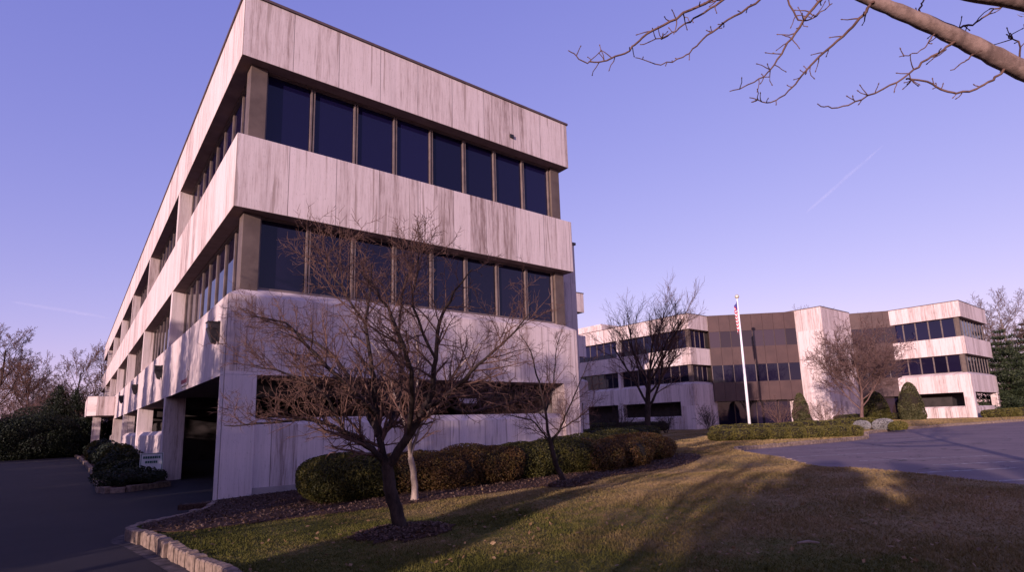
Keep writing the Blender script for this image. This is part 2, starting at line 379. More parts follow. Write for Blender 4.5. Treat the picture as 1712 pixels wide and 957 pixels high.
# kerbs of granite setts
def kerb(name, line, zf, h=.17, w=.13, bl=.21, seed=1, out=1, below=.1):
    rg = random.Random(seed); m = MB(); P = [np.array(p, float) for p in line]
    L = [0]
    for i in range(1, len(P)): L.append(L[-1]+np.linalg.norm(P[i]-P[i-1]))
    def at(s):
        i = min(max(np.searchsorted(L, s)-1, 0), len(P)-2); t = (s-L[i])/(L[i+1]-L[i]+1e-9); return P[i]+(P[i+1]-P[i])*t
    s = 0
    while s < L[-1]-.05:
        l = bl*rg.uniform(.75, 1.3); a, b = at(s), at(min(s+l-.012, L[-1])); s += l
        d = b-a; k = np.linalg.norm(d)
        if k < .03: continue
        d /= k; nrm = np.array([d[1], -d[0]])*out; c = (a+b)/2; z = float(zf(c[0], c[1])); jit = rg.uniform(-.012, .012); hh = z+rg.uniform(-.012, .018)+.02
        o0 = -.02; o1 = w+rg.uniform(-.015, .012)+jit; e = .014
        def ring(i0, i1, sh, zz): return [(*(a+nrm*i0+d*sh), zz), (*(b+nrm*i0-d*sh), zz), (*(b+nrm*i1-d*sh), zz), (*(a+nrm*i1+d*sh), zz)]
        r0, r1, r2 = ring(o0, o1, 0, z-h-below), ring(o0, o1, 0, hh-e), ring(o0+e, o1-e, e, hh)
        if out > 0: r0, r1, r2 = r0[::-1], r1[::-1], r2[::-1]
        n = len(m.v); m.v += r0+r1+r2
        for q in range(4):
            j = (q+1) % 4
            m.f += [(n+q, n+j, n+4+j, n+4+q), (n+4+q, n+4+j, n+8+j, n+8+q)]; m.m += [0, 0]
        m.f.append((n+8, n+9, n+10, n+11)); m.m.append(0)
    return tag(m.build(name, GRANITE), kind='structure')
kerb('kerb', kerbL, lawn_z, .17, .11, .135, 3, -1)
kerb('lot_kerb', [p for p in lotN if 15.5 < p[0] < 100], lambda x, y: lawn_z(x, y), .14, .15, .3, 5, -1)
kerb('lawn_kerb', [p for p in lotN if p[0] <= 15.5], lambda x, y: lawn_z(x, y)-.03, .14, .15, .3, 6, -1)

m = MB(); K = [np.array(p) for p in kerbL]
for i in range(len(K)-1):
    d0 = K[min(i+1, len(K)-1)]-K[max(i-1, 0)]; d1 = K[min(i+2, len(K)-1)]-K[i]; n0 = np.array([-d0[1], d0[0]])/np.linalg.norm(d0); n1 = np.array([-d1[1], d1[0]])/np.linalg.norm(d1)
    m.poly([(*(K[i]+n0*.10), .005), (*(K[i+1]+n1*.10), .005), (*(K[i+1]+n1*.28), .004), (*(K[i]+n0*.28), .004)])
tag(m.build('gutter', mat_noisy('gutter_concrete', (.02, .016, .018), (.10, .078, .078), 6, .9, .2, .2, 6, .36, .62)), kind='structure')
# painted stall lines in the lot
def stripe(p, q, wd=.10):
    p = np.array(p); q = np.array(q); d = (q-p)/np.linalg.norm(q-p); n = np.array([-d[1], d[0]])*wd/2; m = MB(); k = 8
    for i in range(k):
        a = p+(q-p)*i/k; b = p+(q-p)*(i+1)/k
        m.poly([(*(a-n), float(lot_z(a[0], 0))+.004), (*(b-n), float(lot_z(b[0], 0))+.004), (*(b+n), float(lot_z(b[0], 0))+.004), (*(a+n), float(lot_z(a[0], 0))+.004)])
    tag(m.build('stall_line', PAINT), kind='structure')
for a, b in (((18.3, -3.6), (21.3, -5.0)), ((15.0, -4.75), (19.0, -6.4)), ((14.2, -6.8), (17.6, -8.9)), ((13.6, -8.6), (16.4, -10.2)), ((11.4, -8.9), (13.6, -10.1)), ((10.4, -10.3), (12.6, -11.6)), ((25.5, -2.6), (29.5, -4.0))):
    stripe(a, b)
sheet('lot_island', catmull([(25.6, -9.2), (27, -8.4), (30, -8.8), (33, -11), (31, -13), (27, -11.5), (25.6, -9.2)], 4)[:-1], lambda x, y: lot_z(x, y)+.15, GRASS, 1.0, None, .3)
kerb('island_kerb', catmull([(25.6, -9.2), (27, -8.4), (30, -8.8), (33, -11), (31, -13), (27, -11.5), (25.6, -9.2)], 4), lambda x, y: lot_z(x, y)+.15, .14, .14, .3, 8, -1)

# ---------------------------------------------------------------- buildings
H = [0, 2.78, 4.59, 6.59, 8.38, 10.38, 12.0]
RC = .42                                                  # window recess
def facebox(m, face, rect, a0, a1, o0, o1, z0, z1, mi=0):
    """a box on a face of the rectangle; a runs along the face, o is depth inward from the face plane"""
    x0, x1, y0, y1 = rect
    if face == 'S': m.box(a0, a1, y0+o0, y0+o1, z0, z1, mi)
    elif face == 'N': m.box(a0, a1, y1-o1, y1-o0, z0, z1, mi)
    elif face == 'W': m.box(x0+o0, x0+o1, a0, a1, z0, z1, mi)
    else: m.box(x1-o1, x1-o0, a0, a1, z0, z1, mi)
def window_row(root, face, rect, a0, a1, n, z0, z1, single=False, glass=None, rec=RC, frame=None):
    """n panes between a0 and a1; each pane a window with its frame, or one window holding the whole strip"""
    glass = glass or GLASS; frame = frame or BRONZE; p = (a1-a0)/n; G = MB(); F = MB(); hd = .055
    for i in range(n):
        if not single: G = MB(); F = MB()
        b0, b1 = a0+i*p, a0+(i+1)*p
        facebox(G, face, rect, b0+.004, b1-.004, rec+.03, rec+.045, z0+.002, z1-.002)
        # the mullion is a pair of fins with a slot between them
        for q0, q1, oo in ((b1-(.055 if single else .07), b1-.03, -.012 if face == 'W' or single else -.045), (b1-.03, b1-.004, .012), (b0+.003, b0+.04, -.006 if face == 'W' or single else -.03)):
            facebox(F, face, rect, q0, q1, rec+oo, rec+.028, z0+.06, z1-hd)
        facebox(F, face, rect, b0+.003, b1-.003, rec-.03, rec+.028, z0+.003, z0+.058)
        facebox(F, face, rect, b0+.003, b1-.003, rec-.012, rec+.028, z1-hd+.002, z1-.003)
        if not single or i == n-1:
            wn = G.build('window', glass, root); F.build('frame', frame, wn)
def cap_ring(root, rect, z, dz=.07, ov=.035):
    x0, x1, y0, y1 = rect
    m = MB(); m.box(x0-ov, x1+ov, y0-ov, y1+ov, z+.003, z+dz); return m.build('roof_cap', CAP, root)
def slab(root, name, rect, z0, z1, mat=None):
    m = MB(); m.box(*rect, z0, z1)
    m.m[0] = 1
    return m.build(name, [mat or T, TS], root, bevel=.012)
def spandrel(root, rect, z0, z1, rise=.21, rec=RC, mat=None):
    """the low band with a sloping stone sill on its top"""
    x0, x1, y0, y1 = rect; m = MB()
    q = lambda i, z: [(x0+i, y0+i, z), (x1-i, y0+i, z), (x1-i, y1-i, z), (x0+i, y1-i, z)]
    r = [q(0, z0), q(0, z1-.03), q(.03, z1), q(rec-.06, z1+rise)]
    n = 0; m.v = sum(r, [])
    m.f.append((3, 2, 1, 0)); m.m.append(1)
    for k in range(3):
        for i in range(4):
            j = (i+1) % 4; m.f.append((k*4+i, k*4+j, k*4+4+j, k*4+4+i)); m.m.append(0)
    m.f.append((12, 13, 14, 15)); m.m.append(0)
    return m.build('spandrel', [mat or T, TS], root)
def pbox(root, name, mat, *b, bevel=0):
    m = MB(); m.box(*b); return m.build(name, mat, root, bevel=bevel)
def parapet(root, face, rect, a0, a1, z0, o=.10, th=.28, h=1.68, mat=None):
    """low stone wall between columns with a weathered, sloping coping"""
    m = MB(); facebox(m, face, rect, a0, a1, o, o+th, z0, z0+h)
    n = len(m.v); facebox(m, face, rect, a0, a1, o, o+th, z0+h, z0+h+.16)
    x0, x1, y0, y1 = rect
    for i in range(n, len(m.v)):
        x, y, z = m.v[i]
        if z > z0+h+.1:
            if face == 'S' and y < y0+o+.01: m.v[i] = (x, y+.16, z)
            if face == 'W' and x < x0+o+.01: m.v[i] = (x+.16, y, z)
    return m.build('parapet_wall', mat or T, root)

# ---- the near building
NB_ = thing('office_building', 'long three storey travertine office block with banded dark windows, nearest and tallest at left', 'building')
W_, L_ = 10.62, 69.0
rect = (0, W_, 0, L_); B9 = 9.77
slab(NB_, 'roof_band', rect, H[5], H[6]); cap_ring(NB_, rect, H[6])
slab(NB_, 'floor_band', rect, H[3], H[4])
spandrel(NB_, rect, H[1], H[2])
for z0, z1 in ((H[2]+.2, H[3]), (H[4], H[5])):
    pbox(NB_, 'inner_light_block', DARK, RC+.05, W_-RC-.05, RC+.05, L_-RC-.05, z0+.004, z1-.004)  # hidden box added behind the panes to block light through the storey
for lv, (z0, z1, gl) in enumerate(((H[2]+.215, H[3], GLASS2), (H[4], H[5], GLASS))):
    window_row(NB_, 'S', rect, .66, 10.02, 8, z0, z1, glass=gl)
    for x0, x1, y0, y1 in ((.27, .655, .27, .66), (10.025, 10.42, .30, .69)):
        pbox(NB_, 'corner_post', POST, x0, x1, y0, y1, z0-(.1 if lv == 0 else -.003), z1-.003, bevel=.008)
    pbox(NB_, 'head_trim', BRONZE, .30, 10.4, .48, .52, z1-.0, z1+.0) if 0 else None
    for k in range(7):
        a0 = .67 if k == 0 else k*B9+.20; a1 = (k+1)*B9-.20
        window_row(NB_, 'W', rect, a0, a1, 8, z0, z1, single=(k > 1), glass=gl)
    for k in range(1, 7):
        pbox(NB_, 'pier', T, .012, RC+.04, k*B9-.19, k*B9+.19, z0-(.20 if lv == 0 else -.002), z1-.002)
    window_row(NB_, 'E', rect, .7, 18.9, 14, z0, z1, single=True, glass=gl)
    window_row(NB_, 'E', rect, 31.2, L_-.7, 28, z0, z1, single=True, glass=gl)
# ground storey: corner columns, columns, parapets, and the dark garage behind them
ZB = -.05
m = MB(); m.box(0.0, .67, .0, .45, ZB, H[1]-.002); m.build('column', T, NB_, bevel=.012)
m = MB(); m.box(9.94, W_, .0, .62, ZB, H[1]-.002); m.build('column', T, NB_, bevel=.012)
parapet(NB_, 'S', rect, .675, 9.935, ZB, .12, .26, 1.68-ZB)
pbox(NB_, 'wall_base', CONC, .68, 9.93, .095, .117, ZB, .34)
for k in range(1, 8):
    m = MB(); m.box(0.0, .62, k*B9-.22-.2, k*B9+.22-.2, ZB, H[1]-.002); m.build('column', T, NB_, bevel=.012)
for k in (1, 2, 4, 5, 6):
    parapet(NB_, 'W', rect, k*B9+.03, (k+1)*B9-.43, ZB, .06, .5, 1.5-ZB)
for k in range(0, 7):
    for xx in (5.3,):
        m = MB(); m.box(xx, xx+.5, k*B9+5.5, k*B9+6.0, ZB, H[1]-.002); m.build('inner_column', CONC, NB_)
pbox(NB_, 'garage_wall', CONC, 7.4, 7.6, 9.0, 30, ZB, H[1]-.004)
pbox(NB_, 'garage_light_block', DARK, 2.6, 7.3, 24, 60, ZB, H[1]-.004)  # block added to stop light leaking through the open garage
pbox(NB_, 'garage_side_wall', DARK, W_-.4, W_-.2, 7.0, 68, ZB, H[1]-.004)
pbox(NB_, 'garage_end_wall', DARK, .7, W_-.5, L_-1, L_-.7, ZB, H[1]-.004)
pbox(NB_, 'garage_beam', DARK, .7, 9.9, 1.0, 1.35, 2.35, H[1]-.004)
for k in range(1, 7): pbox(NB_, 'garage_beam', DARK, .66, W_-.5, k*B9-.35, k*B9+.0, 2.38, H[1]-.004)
# drop of the deep soffit seam: a thin dark reveal under each band
for z in (H[3], H[5]): pbox(NB_, 'soffit_reveal', BRONZE, RC-.06, W_-RC+.06, RC-.06, L_-RC+.06, z-.035, z-.002)
# stair tower and rear wing on the right
pbox(NB_, 'stair_tower', TD, W_+.004, 11.9, 1.2, 6.0, -.05, 8.1, bevel=.01)
m = MB(); m.box(W_+.01, 11.95, 1.15, 6.05, 8.103, 8.19); m.build('tower_cap', CAP, NB_)
rw = (W_+.006, 31.0, 19.5, 33.0); zo = .25
slab(NB_, 'wing_roof_band', rw, H[5]+zo, H[6]+zo); cap_ring(NB_, rw, H[6]+zo); slab(NB_, 'wing_floor_band', rw, H[3]+zo, H[4]+zo); spandrel(NB_, rw, H[1]+zo, H[2]+zo)
for z0, z1 in ((H[2]+.2, H[3]), (H[4], H[5])):
    pbox(NB_, 'inner_light_block', DARK, rw[0]+.1, rw[1]-RC-.05, rw[2]+RC+.05, rw[3]-RC-.05, z0+zo+.004, z1+zo-.004)  # same added light block inside the rear wing
    window_row(NB_, 'S', rw, 12.3, 30.3, 16, z0+zo+.015, z1+zo, single=True); window_row(NB_, 'E', rw, 20.2, 32.4, 10, z0+zo+.015, z1+zo, single=True)
for x in (13, 22, 30.35): pbox(NB_, 'column', TD, x, x+.6, 19.52, 20.1, 0, H[1]+zo-.003)
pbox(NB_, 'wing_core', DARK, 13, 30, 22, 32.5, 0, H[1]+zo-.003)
d_ = ray(855, 228); k_ = -CAM[1]/d_[1]; ox, oz = CAM[0]+k_*d_[0], CAM[2]+k_*d_[2]
pbox(NB_, 'scupper', BLACKM, ox-.07, ox+.07, -.05, -.003, oz-.06, oz+.05)
# roof plant
pbox(NB_, 'roof_plant', CONC, 4, 8, 34, 46, H[6]+.08, H[6]+2.0)
# entrance canopy on the drive side
cn = (-1.66, -.002, 38.0, 47.0)
m = MB()
ch = .55
b_ = [(0, 38.0), (-1.66+ch, 38.0), (-1.66, 38.0+ch), (-1.66, 47.0), (0, 47.0)]
m.hexa([(x-.003, y, 3.02) for x, y in b_][::-1], [(x-.003, y, 4.42) for x, y in b_][::-1]); m.build('canopy', [T], NB_)
for y in (39.0, 46.0): pbox(NB_, 'canopy_column', T, -1.25, -.75, y, y+.5, ZB, 3.017)

# ---- the far building
FB = thing('office_building', 'far three storey office building of travertine wings, a windowless stone tower and brown glazed walls', 'building')
zo = .55; HZ = [h+zo for h in H]; zg = .1
def wing(rect, rows):
    slab(FB, 'roof_band', rect, HZ[5], HZ[6]); cap_ring(FB, rect, HZ[6]); slab(FB, 'floor_band', rect, HZ[3], HZ[4]); spandrel(FB, rect, HZ[1], HZ[2])
    x0, x1, y0, y1 = rect
    for lv, (z0, z1) in enumerate(((HZ[2]+.215, HZ[3]), (HZ[4], HZ[5]))):
        pbox(FB, 'inner_light_block', DARK, x0+RC+.05, x1-RC-.05, y0+RC+.05, y1-RC-.05, z0-.01, z1-.004)  # added light block behind this wing's glass
        for face, a0, a1, n in rows: window_row(FB, face, rect, a0, a1, n, z0, z1, single=(face == 'S' or n > 6), glass=(GLASS2, GLASS)[lv])
        pbox(FB, 'corner_post', POST, x0+.27, x0+.65, y0+.27, y0+.65, z0-.1, z1-.003)
# left wing
lw = (48.25, 58.5, 21.2, 61.0)
wing(lw, [('W', 21.9, 30.9, 8), ('W', 31.4, 40.7, 8), ('W', 41.2, 60.3, 16), ('S', 48.95, 51.7, 3)])
for z0, z1 in ((HZ[2]+.02, HZ[3]), (HZ[4]+.002, HZ[5])):
    for y in (31.15, 40.95): pbox(FB, 'pier', T, lw[0]+.012, lw[0]+RC+.04, y-.2, y+.2, z0, z1-.002)
for y0, y1 in ((21.2, 22.9), (30.8, 31.6), (40.6, 41.4), (50.4, 51.2)): pbox(FB, 'column', T, lw[0]+.001, lw[0]+.6, y0, y1, zg, HZ[1]-.002)
for a, b_ in ((22.91, 30.79),): parapet(FB, 'W', lw, a, b_, zg, .1, .3, 1.55)
pbox(FB, 'base_wall', T, 48.86, 52.4, 21.201, 21.7, zg, HZ[1]-.003)
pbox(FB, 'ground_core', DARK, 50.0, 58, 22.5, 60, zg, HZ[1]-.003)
pbox(FB, 'roof_plant', T, 52.0, 57.5, 37.0, 48.0, HZ[6]+.08, HZ[6]+1.7)
# right wing
rg_ = (67.6, 77.4, 2.6, 24.0)
wing(rg_, [('W', 3.3, 9.0, 5), ('S', 68.3, 76.9, 8)])
for x0, x1, y0, y1 in ((67.601, 68.3, 2.601, 3.4), (67.601, 68.2, 8.0, 8.6), (76.6, 77.399, 2.601, 3.2)): pbox(FB, 'column', T, x0, x1, y0, y1, .6, HZ[1]-.002)
parapet(FB, 'W', rg_, 3.41, 7.99, .6, .1, .3, 1.2); parapet(FB, 'S', rg_, 68.31, 76.59, .6, .1, .3, 1.2)
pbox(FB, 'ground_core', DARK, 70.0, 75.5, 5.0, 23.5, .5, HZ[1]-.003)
# tower
pbox(FB, 'stone_tower', T, 58.3, 65.4, 12.0, 17.5, .3, HZ[6]+.12, bevel=.012)
m = MB(); m.box(58.26, 65.44, 11.96, 17.54, HZ[6]+.123, HZ[6]+.2); m.build('roof_cap', CAP, FB)
# brown glazed walls, drawn between plan points p and q
def curtain(p, q, n):
    p = np.array(p, float); q = np.array(q, float); L = np.linalg.norm(q-p); d = (q-p)/L; nn = np.array([d[1], -d[0]])
    if nn[1] > 0: nn = -nn
    def bx(m, a0, a1, o0, o1, z0, z1):
        r = [p+d*a0+nn*o1, p+d*a1+nn*o1, p+d*a1+nn*o0, p+d*a0+nn*o0]
        if np.cross(r[1]-r[0], r[2]-r[1]) < 0: r = r[::-1]
        m.hexa([(*v, z0) for v in r], [(*v, z1) for v in r])
    for z0, z1 in ((HZ[5]-.15, HZ[6]-.02), (HZ[3]-.05, HZ[4]+.1), (HZ[1]-.1, HZ[2]+.1)):
        m = MB()
        for i in range(n): bx(m, L*i/n+.012, L*(i+1)/n-.012, 0, .10, z0, z1)
        m.build('brown_panel_band', BROWNP, FB)
    for z0, z1, gl in ((HZ[4]+.1, HZ[5]-.15, GLASSB), (HZ[2]+.1, HZ[3]-.05, GLASS2)):
        for i in range(n):
            m = MB(); bx(m, L*i/n+.004, L*(i+1)/n-.004, 0, .06, z0+.002, z1-.002); wn = m.build('window', gl, FB)
            m = MB(); bx(m, L*i/n-.03, L*i/n+.03, .062, .12, z0+.003, z1-.003); m.build('frame', BRONZE if gl is GLASS2 else BROWNF, wn)
    m = MB(); bx(m, 0, L, -1.2, -1.1, .3, HZ[1]-.102); m.build('entrance_glazing', GLASS2, FB)
    m = MB()
    for i in range(0, n+1, 2): bx(m, L*i/n-.04, L*i/n+.04, -1.09, -1.0, .3, HZ[1]-.102)
    m.build('entrance_frame', BROWNF, FB)
    m = MB(); bx(m, 0, L, -.004, -1.2, HZ[1]-.10, HZ[6]-.05); m.build('back_wall', BROWNF, FB)
    m = MB(); bx(m, -.01, L+.01, -.3, .14, HZ[6]-.017, HZ[6]+.05); m.build('roof_cap', CAP, FB)
curtain((51.85, 21.15), (58.25, 14.75), 8)
curtain((65.45, 12.05), (67.95, 8.55), 4)
m = MB(); pl = [(53.2, 22.3), (59.2, 16.2), (65.5, 14.2), (68.8, 9.6), (76, 9.6), (76, 23), (57, 40)]
m.hexa([(x, y, .35) for x, y in pl], [(x, y, HZ[6]-.06) for x, y in pl]); m.build('rear_block', BROWNF, FB)

# ---------------------------------------------------------------- fittings on the near building
WL = [('bracket', BLACKM), ('housing', BLACKM), ('lens', LENS)]
def wall_light(y, label):
    t = thing('wall_light', label, 'wall light', (0, y, 3.84), 'wall lights along the drive side of the near building')
    m = MB(); m.box(-.05, -.003, y-.12, y+.12, 3.6, 4.05); m.build('bracket', BLACKM, t)
    m = MB()
    m.hexa([(-.15, y-.08, 3.56), (-.05, y-.08, 3.52), (-.05, y+.08, 3.52), (-.15, y+.08, 3.56)], [(-.25, y-.125, 3.86), (-.05, y-.125, 3.86), (-.05, y+.125, 3.86), (-.25, y+.125, 3.86)]); m.box(-.255, -.048, y-.13, y+.13, 3.863, 4.0)
    m.box(-.27, -.045, y-.145, y+.145, 4.002, 4.03); m.build('housing', BLACKM, t, bevel=.01)
    m = MB(); m.hexa([(-.257, y-.085, 3.885), (-.253, y-.085, 3.885), (-.253, y+.085, 3.885), (-.257, y+.085, 3.885)], [(-.265, y-.085, 3.98), (-.257, y-.085, 3.98), (-.257, y+.085, 3.98), (-.265, y+.085, 3.98)]); m.build('lens', LENS, t)
for y, lb in ((.80, 'black wall light nearest the corner column of the near building, largest of the four'), (10.92, 'black wall light high on the stone band, second from the near corner'),
              (20.5, 'small black wall light on the stone band, third from the near corner'), (30.1, 'tiny black wall light on the stone band beside the entrance canopy')):
    wall_light(y, lb)
t = thing('garage_sign', 'small sign of red marks low on the stone band over the garage entrance', 'sign', (-.02, 5.3, 3.0))
pbox(t, 'panel', T, -.03, -.003, 4.75, 5.9, 2.90, 3.30)
m = MB()
rg1 = random.Random(2)
for r_, z in enumerate((2.97,)):
    y = 4.82
    while y < 5.8:
        l = rg1.uniform(.05, .10); h = rg1.uniform(.09, .13); m.box(-.036, -.031, y, y+l, z, z+h); y += l+.03
m.build('lettering', REDT, t)
t = thing('notice_sign', 'white notice board with dark green lines in the planting by the garage column', 'sign', (-.42, 7.95, .1))
pbox(t, 'panel', SIGNW, -.72, -.10, 7.95, 7.98, .42, .97)
m = MB()
for a in ((-.70, -.12, .94, .955), (-.70, -.12, .435, .45)): m.box(a[0], a[1], 7.942, 7.949, a[2], a[3])
for a in ((-.70, -.685), (-.135, -.12)): m.box(a[0], a[1], 7.942, 7.949, .451, .939)
rg1 = random.Random(5)
for z, hh in ((.80, .075), (.66, .07)):
    x = -.64 if z > .7 else -.58
    while x < (-.2 if z > .7 else -.26):
        l = rg1.uniform(.03, .055); m.box(x, x+l, 7.942, 7.949, z, z+hh); x += l+.012
m.build('lettering', GREENT, t)
for x in (-.62, -.22): 
    m = MB(); m.box(x, x+.04, 7.99, 8.03, 0, .95); m.build('post', CONC, t)
t = thing('entrance_sign', 'small blank white sign standing sunlit in front of the entrance canopy', 'sign', (-1.9, 47.5, .1))
pbox(t, 'panel', SIGNW, -1.45, -.55, 47.9, 47.95, .72, 1.3); pbox(t, 'post', CONC, -1.05, -.97, 47.96, 48.02, 0, 1.25)

# flagpole and flag
fx, fy = 44.99, 13.58; fz = float(lawn_z(fx, fy))
t = thing('flagpole', 'tall white tapered flagpole in front of the brown glazed wall', 'flagpole', (fx, fy, fz))
m = MB(); m.tube([(fx, fy, fz), (fx, fy, fz+4), (fx, fy, fz+11.7)], [.13, .115, .06], 14); m.build('pole', WHITEM, t, True)
m = MB(); m.tube([(fx, fy, fz-.02), (fx, fy, fz+.12)], [.24, .20], 14); m.build('base_collar', WHITEM, t, True)
m = MB(); m.tube([(fx, fy, fz+11.7+.2*(1-math.cos(k*math.pi/8))) for k in range(9)], [max(.02, .2*math.sin(k*math.pi/8)) for k in range(9)], 12); m.build('finial', mat_plain('gold_ball', (.85, .75, .55), .25, .5, .6), t, True)
b = NB('flag_cloth'); uvn = b.n('ShaderNodeUVMap'); U, V, _ = b.xyz(uvn.outputs[0])
st = b.math('GREATER_THAN', b.math('MODULO', b.math('MULTIPLY', V, 13.0), 2.0), 1.0)
col = b.mix(st, (.55, .03, .05), (.80, .76, .76))
can = b.math('MULTIPLY', b.math('LESS_THAN', U, .4), b.math('GREATER_THAN', V, .4615)); col = b.mix(can, col, (.06, .05, .22))
FLAG = b.done(col, .8, .1)
def flag(parent_xy, ztop):
    nu, nv = 40, 26; hx, fl = 2.1, 1.35       # hoist along the pole, fly hanging limp below
    Vv, UV = [], []
    for j in range(nv+1):
        v = j/nv
        for i in range(nu+1):
            u = i/nu
            # the cloth hangs: the fly drops beside the hoist in narrow folds
            drop = u*1.55*(.78+.22*(1-v)); out = .10+.30*math.sin(min(u*2.2, 1)*math.pi/2)*(.5+.5*v)
            fold = .13*math.sin(u*15+v*2.5)*min(1, u*3)
            Vv.append((parent_xy[0]-out*.85+fold*.3, parent_xy[1]+out*.25+fold*.9, ztop-(1-v)*hx*.72-drop)); UV.append((u, v))
    F = [(j*(nu+1)+i, j*(nu+1)+i+1, (j+1)*(nu+1)+i+1, (j+1)*(nu+1)+i) for j in range(nv) for i in range(nu)]
    o = np_mesh('flag', Vv, F, FLAG, None, True)
    uv = o.data.uv_layers.new(name='UVMap')
    for l in o.data.loops: uv.data[l.index].uv = UV[l.vertex_index]
    return o
tag(flag((fx, fy), fz+11.45), 'american flag of red and white stripes hanging limp from the white flagpole', 'flag')

# ---------------------------------------------------------------- plants
def norm(v): return v/(np.linalg.norm(v)+1e-9)
def tubes_mesh(name, polys, mat, parent, sides=5):
    """polys: list of (pts (n,3), radii (n)); grouped by length and drawn as open tubes"""
    Vs, Fs, base = [], [], 0; by = {}
    for P, r in polys: by.setdefault(len(P), []).append((P, r))
    for n, L in by.items():
        P = np.array([p for p, _ in L]); r = np.array([q for _, q in L]); Mn = len(L)
        Tn = np.empty_like(P); Tn[:, 1:-1] = P[:, 2:]-P[:, :-2]; Tn[:, 0] = P[:, 1]-P[:, 0]; Tn[:, -1] = P[:, -1]-P[:, -2]
        Tn /= np.linalg.norm(Tn, axis=2, keepdims=True)+1e-9
        A = np.where(np.abs(Tn[:, :1, 2:3]) < .85, np.array([0, 0, 1.]), np.array([1., 0, 0])); A = np.broadcast_to(A, P.shape)
        X = np.cross(Tn, A); X /= np.linalg.norm(X, axis=2, keepdims=True)+1e-9; Y = np.cross(Tn, X)
        an = np.arange(sides)*2*math.pi/sides
        ring = P[:, :, None]+r[:, :, None, None]*(np.cos(an)[None, None, :, None]*X[:, :, None]+np.sin(an)[None, None, :, None]*Y[:, :, None])
        Vs.append(ring.reshape(-1, 3))
        i0 = base+np.arange(Mn)[:, None, None]*n*sides+np.arange(n-1)[None, :, None]*sides
        k = np.arange(sides)[None, None, :]; k2 = (k+1) % sides
        Fs.append(np.stack([i0+k, i0+k2, i0+sides+k2, i0+sides+k], -1).reshape(-1, 4)); base += Mn*n*sides
    return np_mesh(name, np.vstack(Vs), np.vstack(Fs), mat, parent, True)
def grow(out, p, d, L, r, lvl, S, rng):
    """one branch and, along it, its children; out[lvl] collects (points, radii)"""
    n = S['seg'][lvl]; P = [np.array(p, float)]; rad = [r]; d = norm(np.array(d, float)); D = [d]
    tip = S.get('tip', .35)
    for i in range(n):
        d = norm(d + rng.normal(0, S['wig'][lvl], 3) + np.array([0, 0, S['up'][lvl]]))
        P.append(P[-1]+d*L/n); rad.append(r*(1-(1-tip)*(i+1)/n)); D.append(d)
    out[lvl].append((np.array(P), np.array(rad)))
    if lvl+1 >= len(S['seg']): return
    k = S['kids'][lvl]; k = max(1, int(round(k*rng.uniform(.8, 1.2)))); az = rng.uniform(0, 6.28)
    for j in range(k):
        t = S['from'][lvl]+(1-S['from'][lvl])*(j+rng.uniform(.2, .9))/k; t = min(t, .99); i = min(int(t*n), n-1); f = t*n-i
        q = P[i]*(1-f)+P[i+1]*f; dd = D[i+1]; az += 2.4+rng.normal(0, .4)
        a = np.array([0, 0, 1.]) if abs(dd[2]) < .9 else np.array([1., 0, 0]); x = norm(np.cross(dd, a)); y = np.cross(dd, x)
        an = math.radians(rng.normal(S['ang'][lvl], 9)); c = norm(dd*math.cos(an)+(x*math.cos(az)+y*math.sin(az))*math.sin(an))
        grow(out, q, c, L*S['len'][lvl]*rng.uniform(.7, 1.15)*(1-.45*t*S.get('short', 1)), max(rad[i]*S['rad'][lvl], S['rmin']), lvl+1, S, rng)
def bare_tree(name, label, x, y, z, h, S, seed, m_trunk, m_twig, group=None, cat='tree', lean=(0, 0, 1)):
    rng = np.random.default_rng(seed); t = thing(name, label, cat, (x, y, z), group); out = [[] for _ in S['seg']]
    stems = S.get('stems', 1)
    for s in range(stems):
        a = 2*math.pi*s/stems+rng.uniform(0, 1); sp = S.get('spread', 0)
        d = norm(np.array(lean, float)+np.array([math.cos(a)*sp, math.sin(a)*sp, 0])*rng.uniform(.7, 1.2))
        grow(out, (x+.06*math.cos(a)*(stems > 1), y+.06*math.sin(a)*(stems > 1), z-.08), d, h*S['trunk']*rng.uniform(.85, 1.1), h*S['r'], 0, S, rng)
    top = max(p[:, 2].max() for L_ in out for p, _ in L_); kf = h/(top-z)
    o3 = np.array([x, y, z]); out = [[((p-o3)*kf+o3, q*kf**.5) for p, q in L_] for L_ in out]
    # flare of the trunk foot
    for P, r in out[0]: r[0] *= 1.35
    tubes_mesh('trunk', out[0], m_trunk, t, 9)
    crown = tubes_mesh('crown', out[1], m_twig if S.get('thin') else m_trunk, t, 5)
    tubes_mesh('twigs', sum(out[2:], []), m_twig, crown, 3)
    return t
BIG = dict(seg=[7, 6, 5, 4, 3], wig=[.05, .12, .16, .2, .2], up=[.03, .06, .05, .05, .04], kids=[11, 8, 6, 5], **{'from': [.28, .25, .2, .15]}, ang=[42, 40, 40, 38], len=[.62, .55, .5, .5], rad=[.5, .5, .5, .55], rmin=.009, trunk=.78, r=.017, tip=.3)
FINE = dict(BIG, kids=[13, 9, 7, 5], rmin=.010)
FAR = dict(BIG, kids=[15, 10, 7, 5], rmin=.016, up=[.03, .10, .08, .07, .05], rad=[.42, .5, .5, .55], r=.014)
VASE = dict(seg=[5, 7, 5, 4, 3], wig=[.04, .07, .10, .14, .16], up=[.02, .09, .09, .08, .08], kids=[8, 11, 8, 5], **{'from': [.4, .2, .15, .1]}, ang=[34, 30, 28, 30], len=[1.3, .55, .52, .5], rad=[.5, .45, .5, .55], rmin=.008, trunk=.45, r=.02, tip=.5, short=.4)
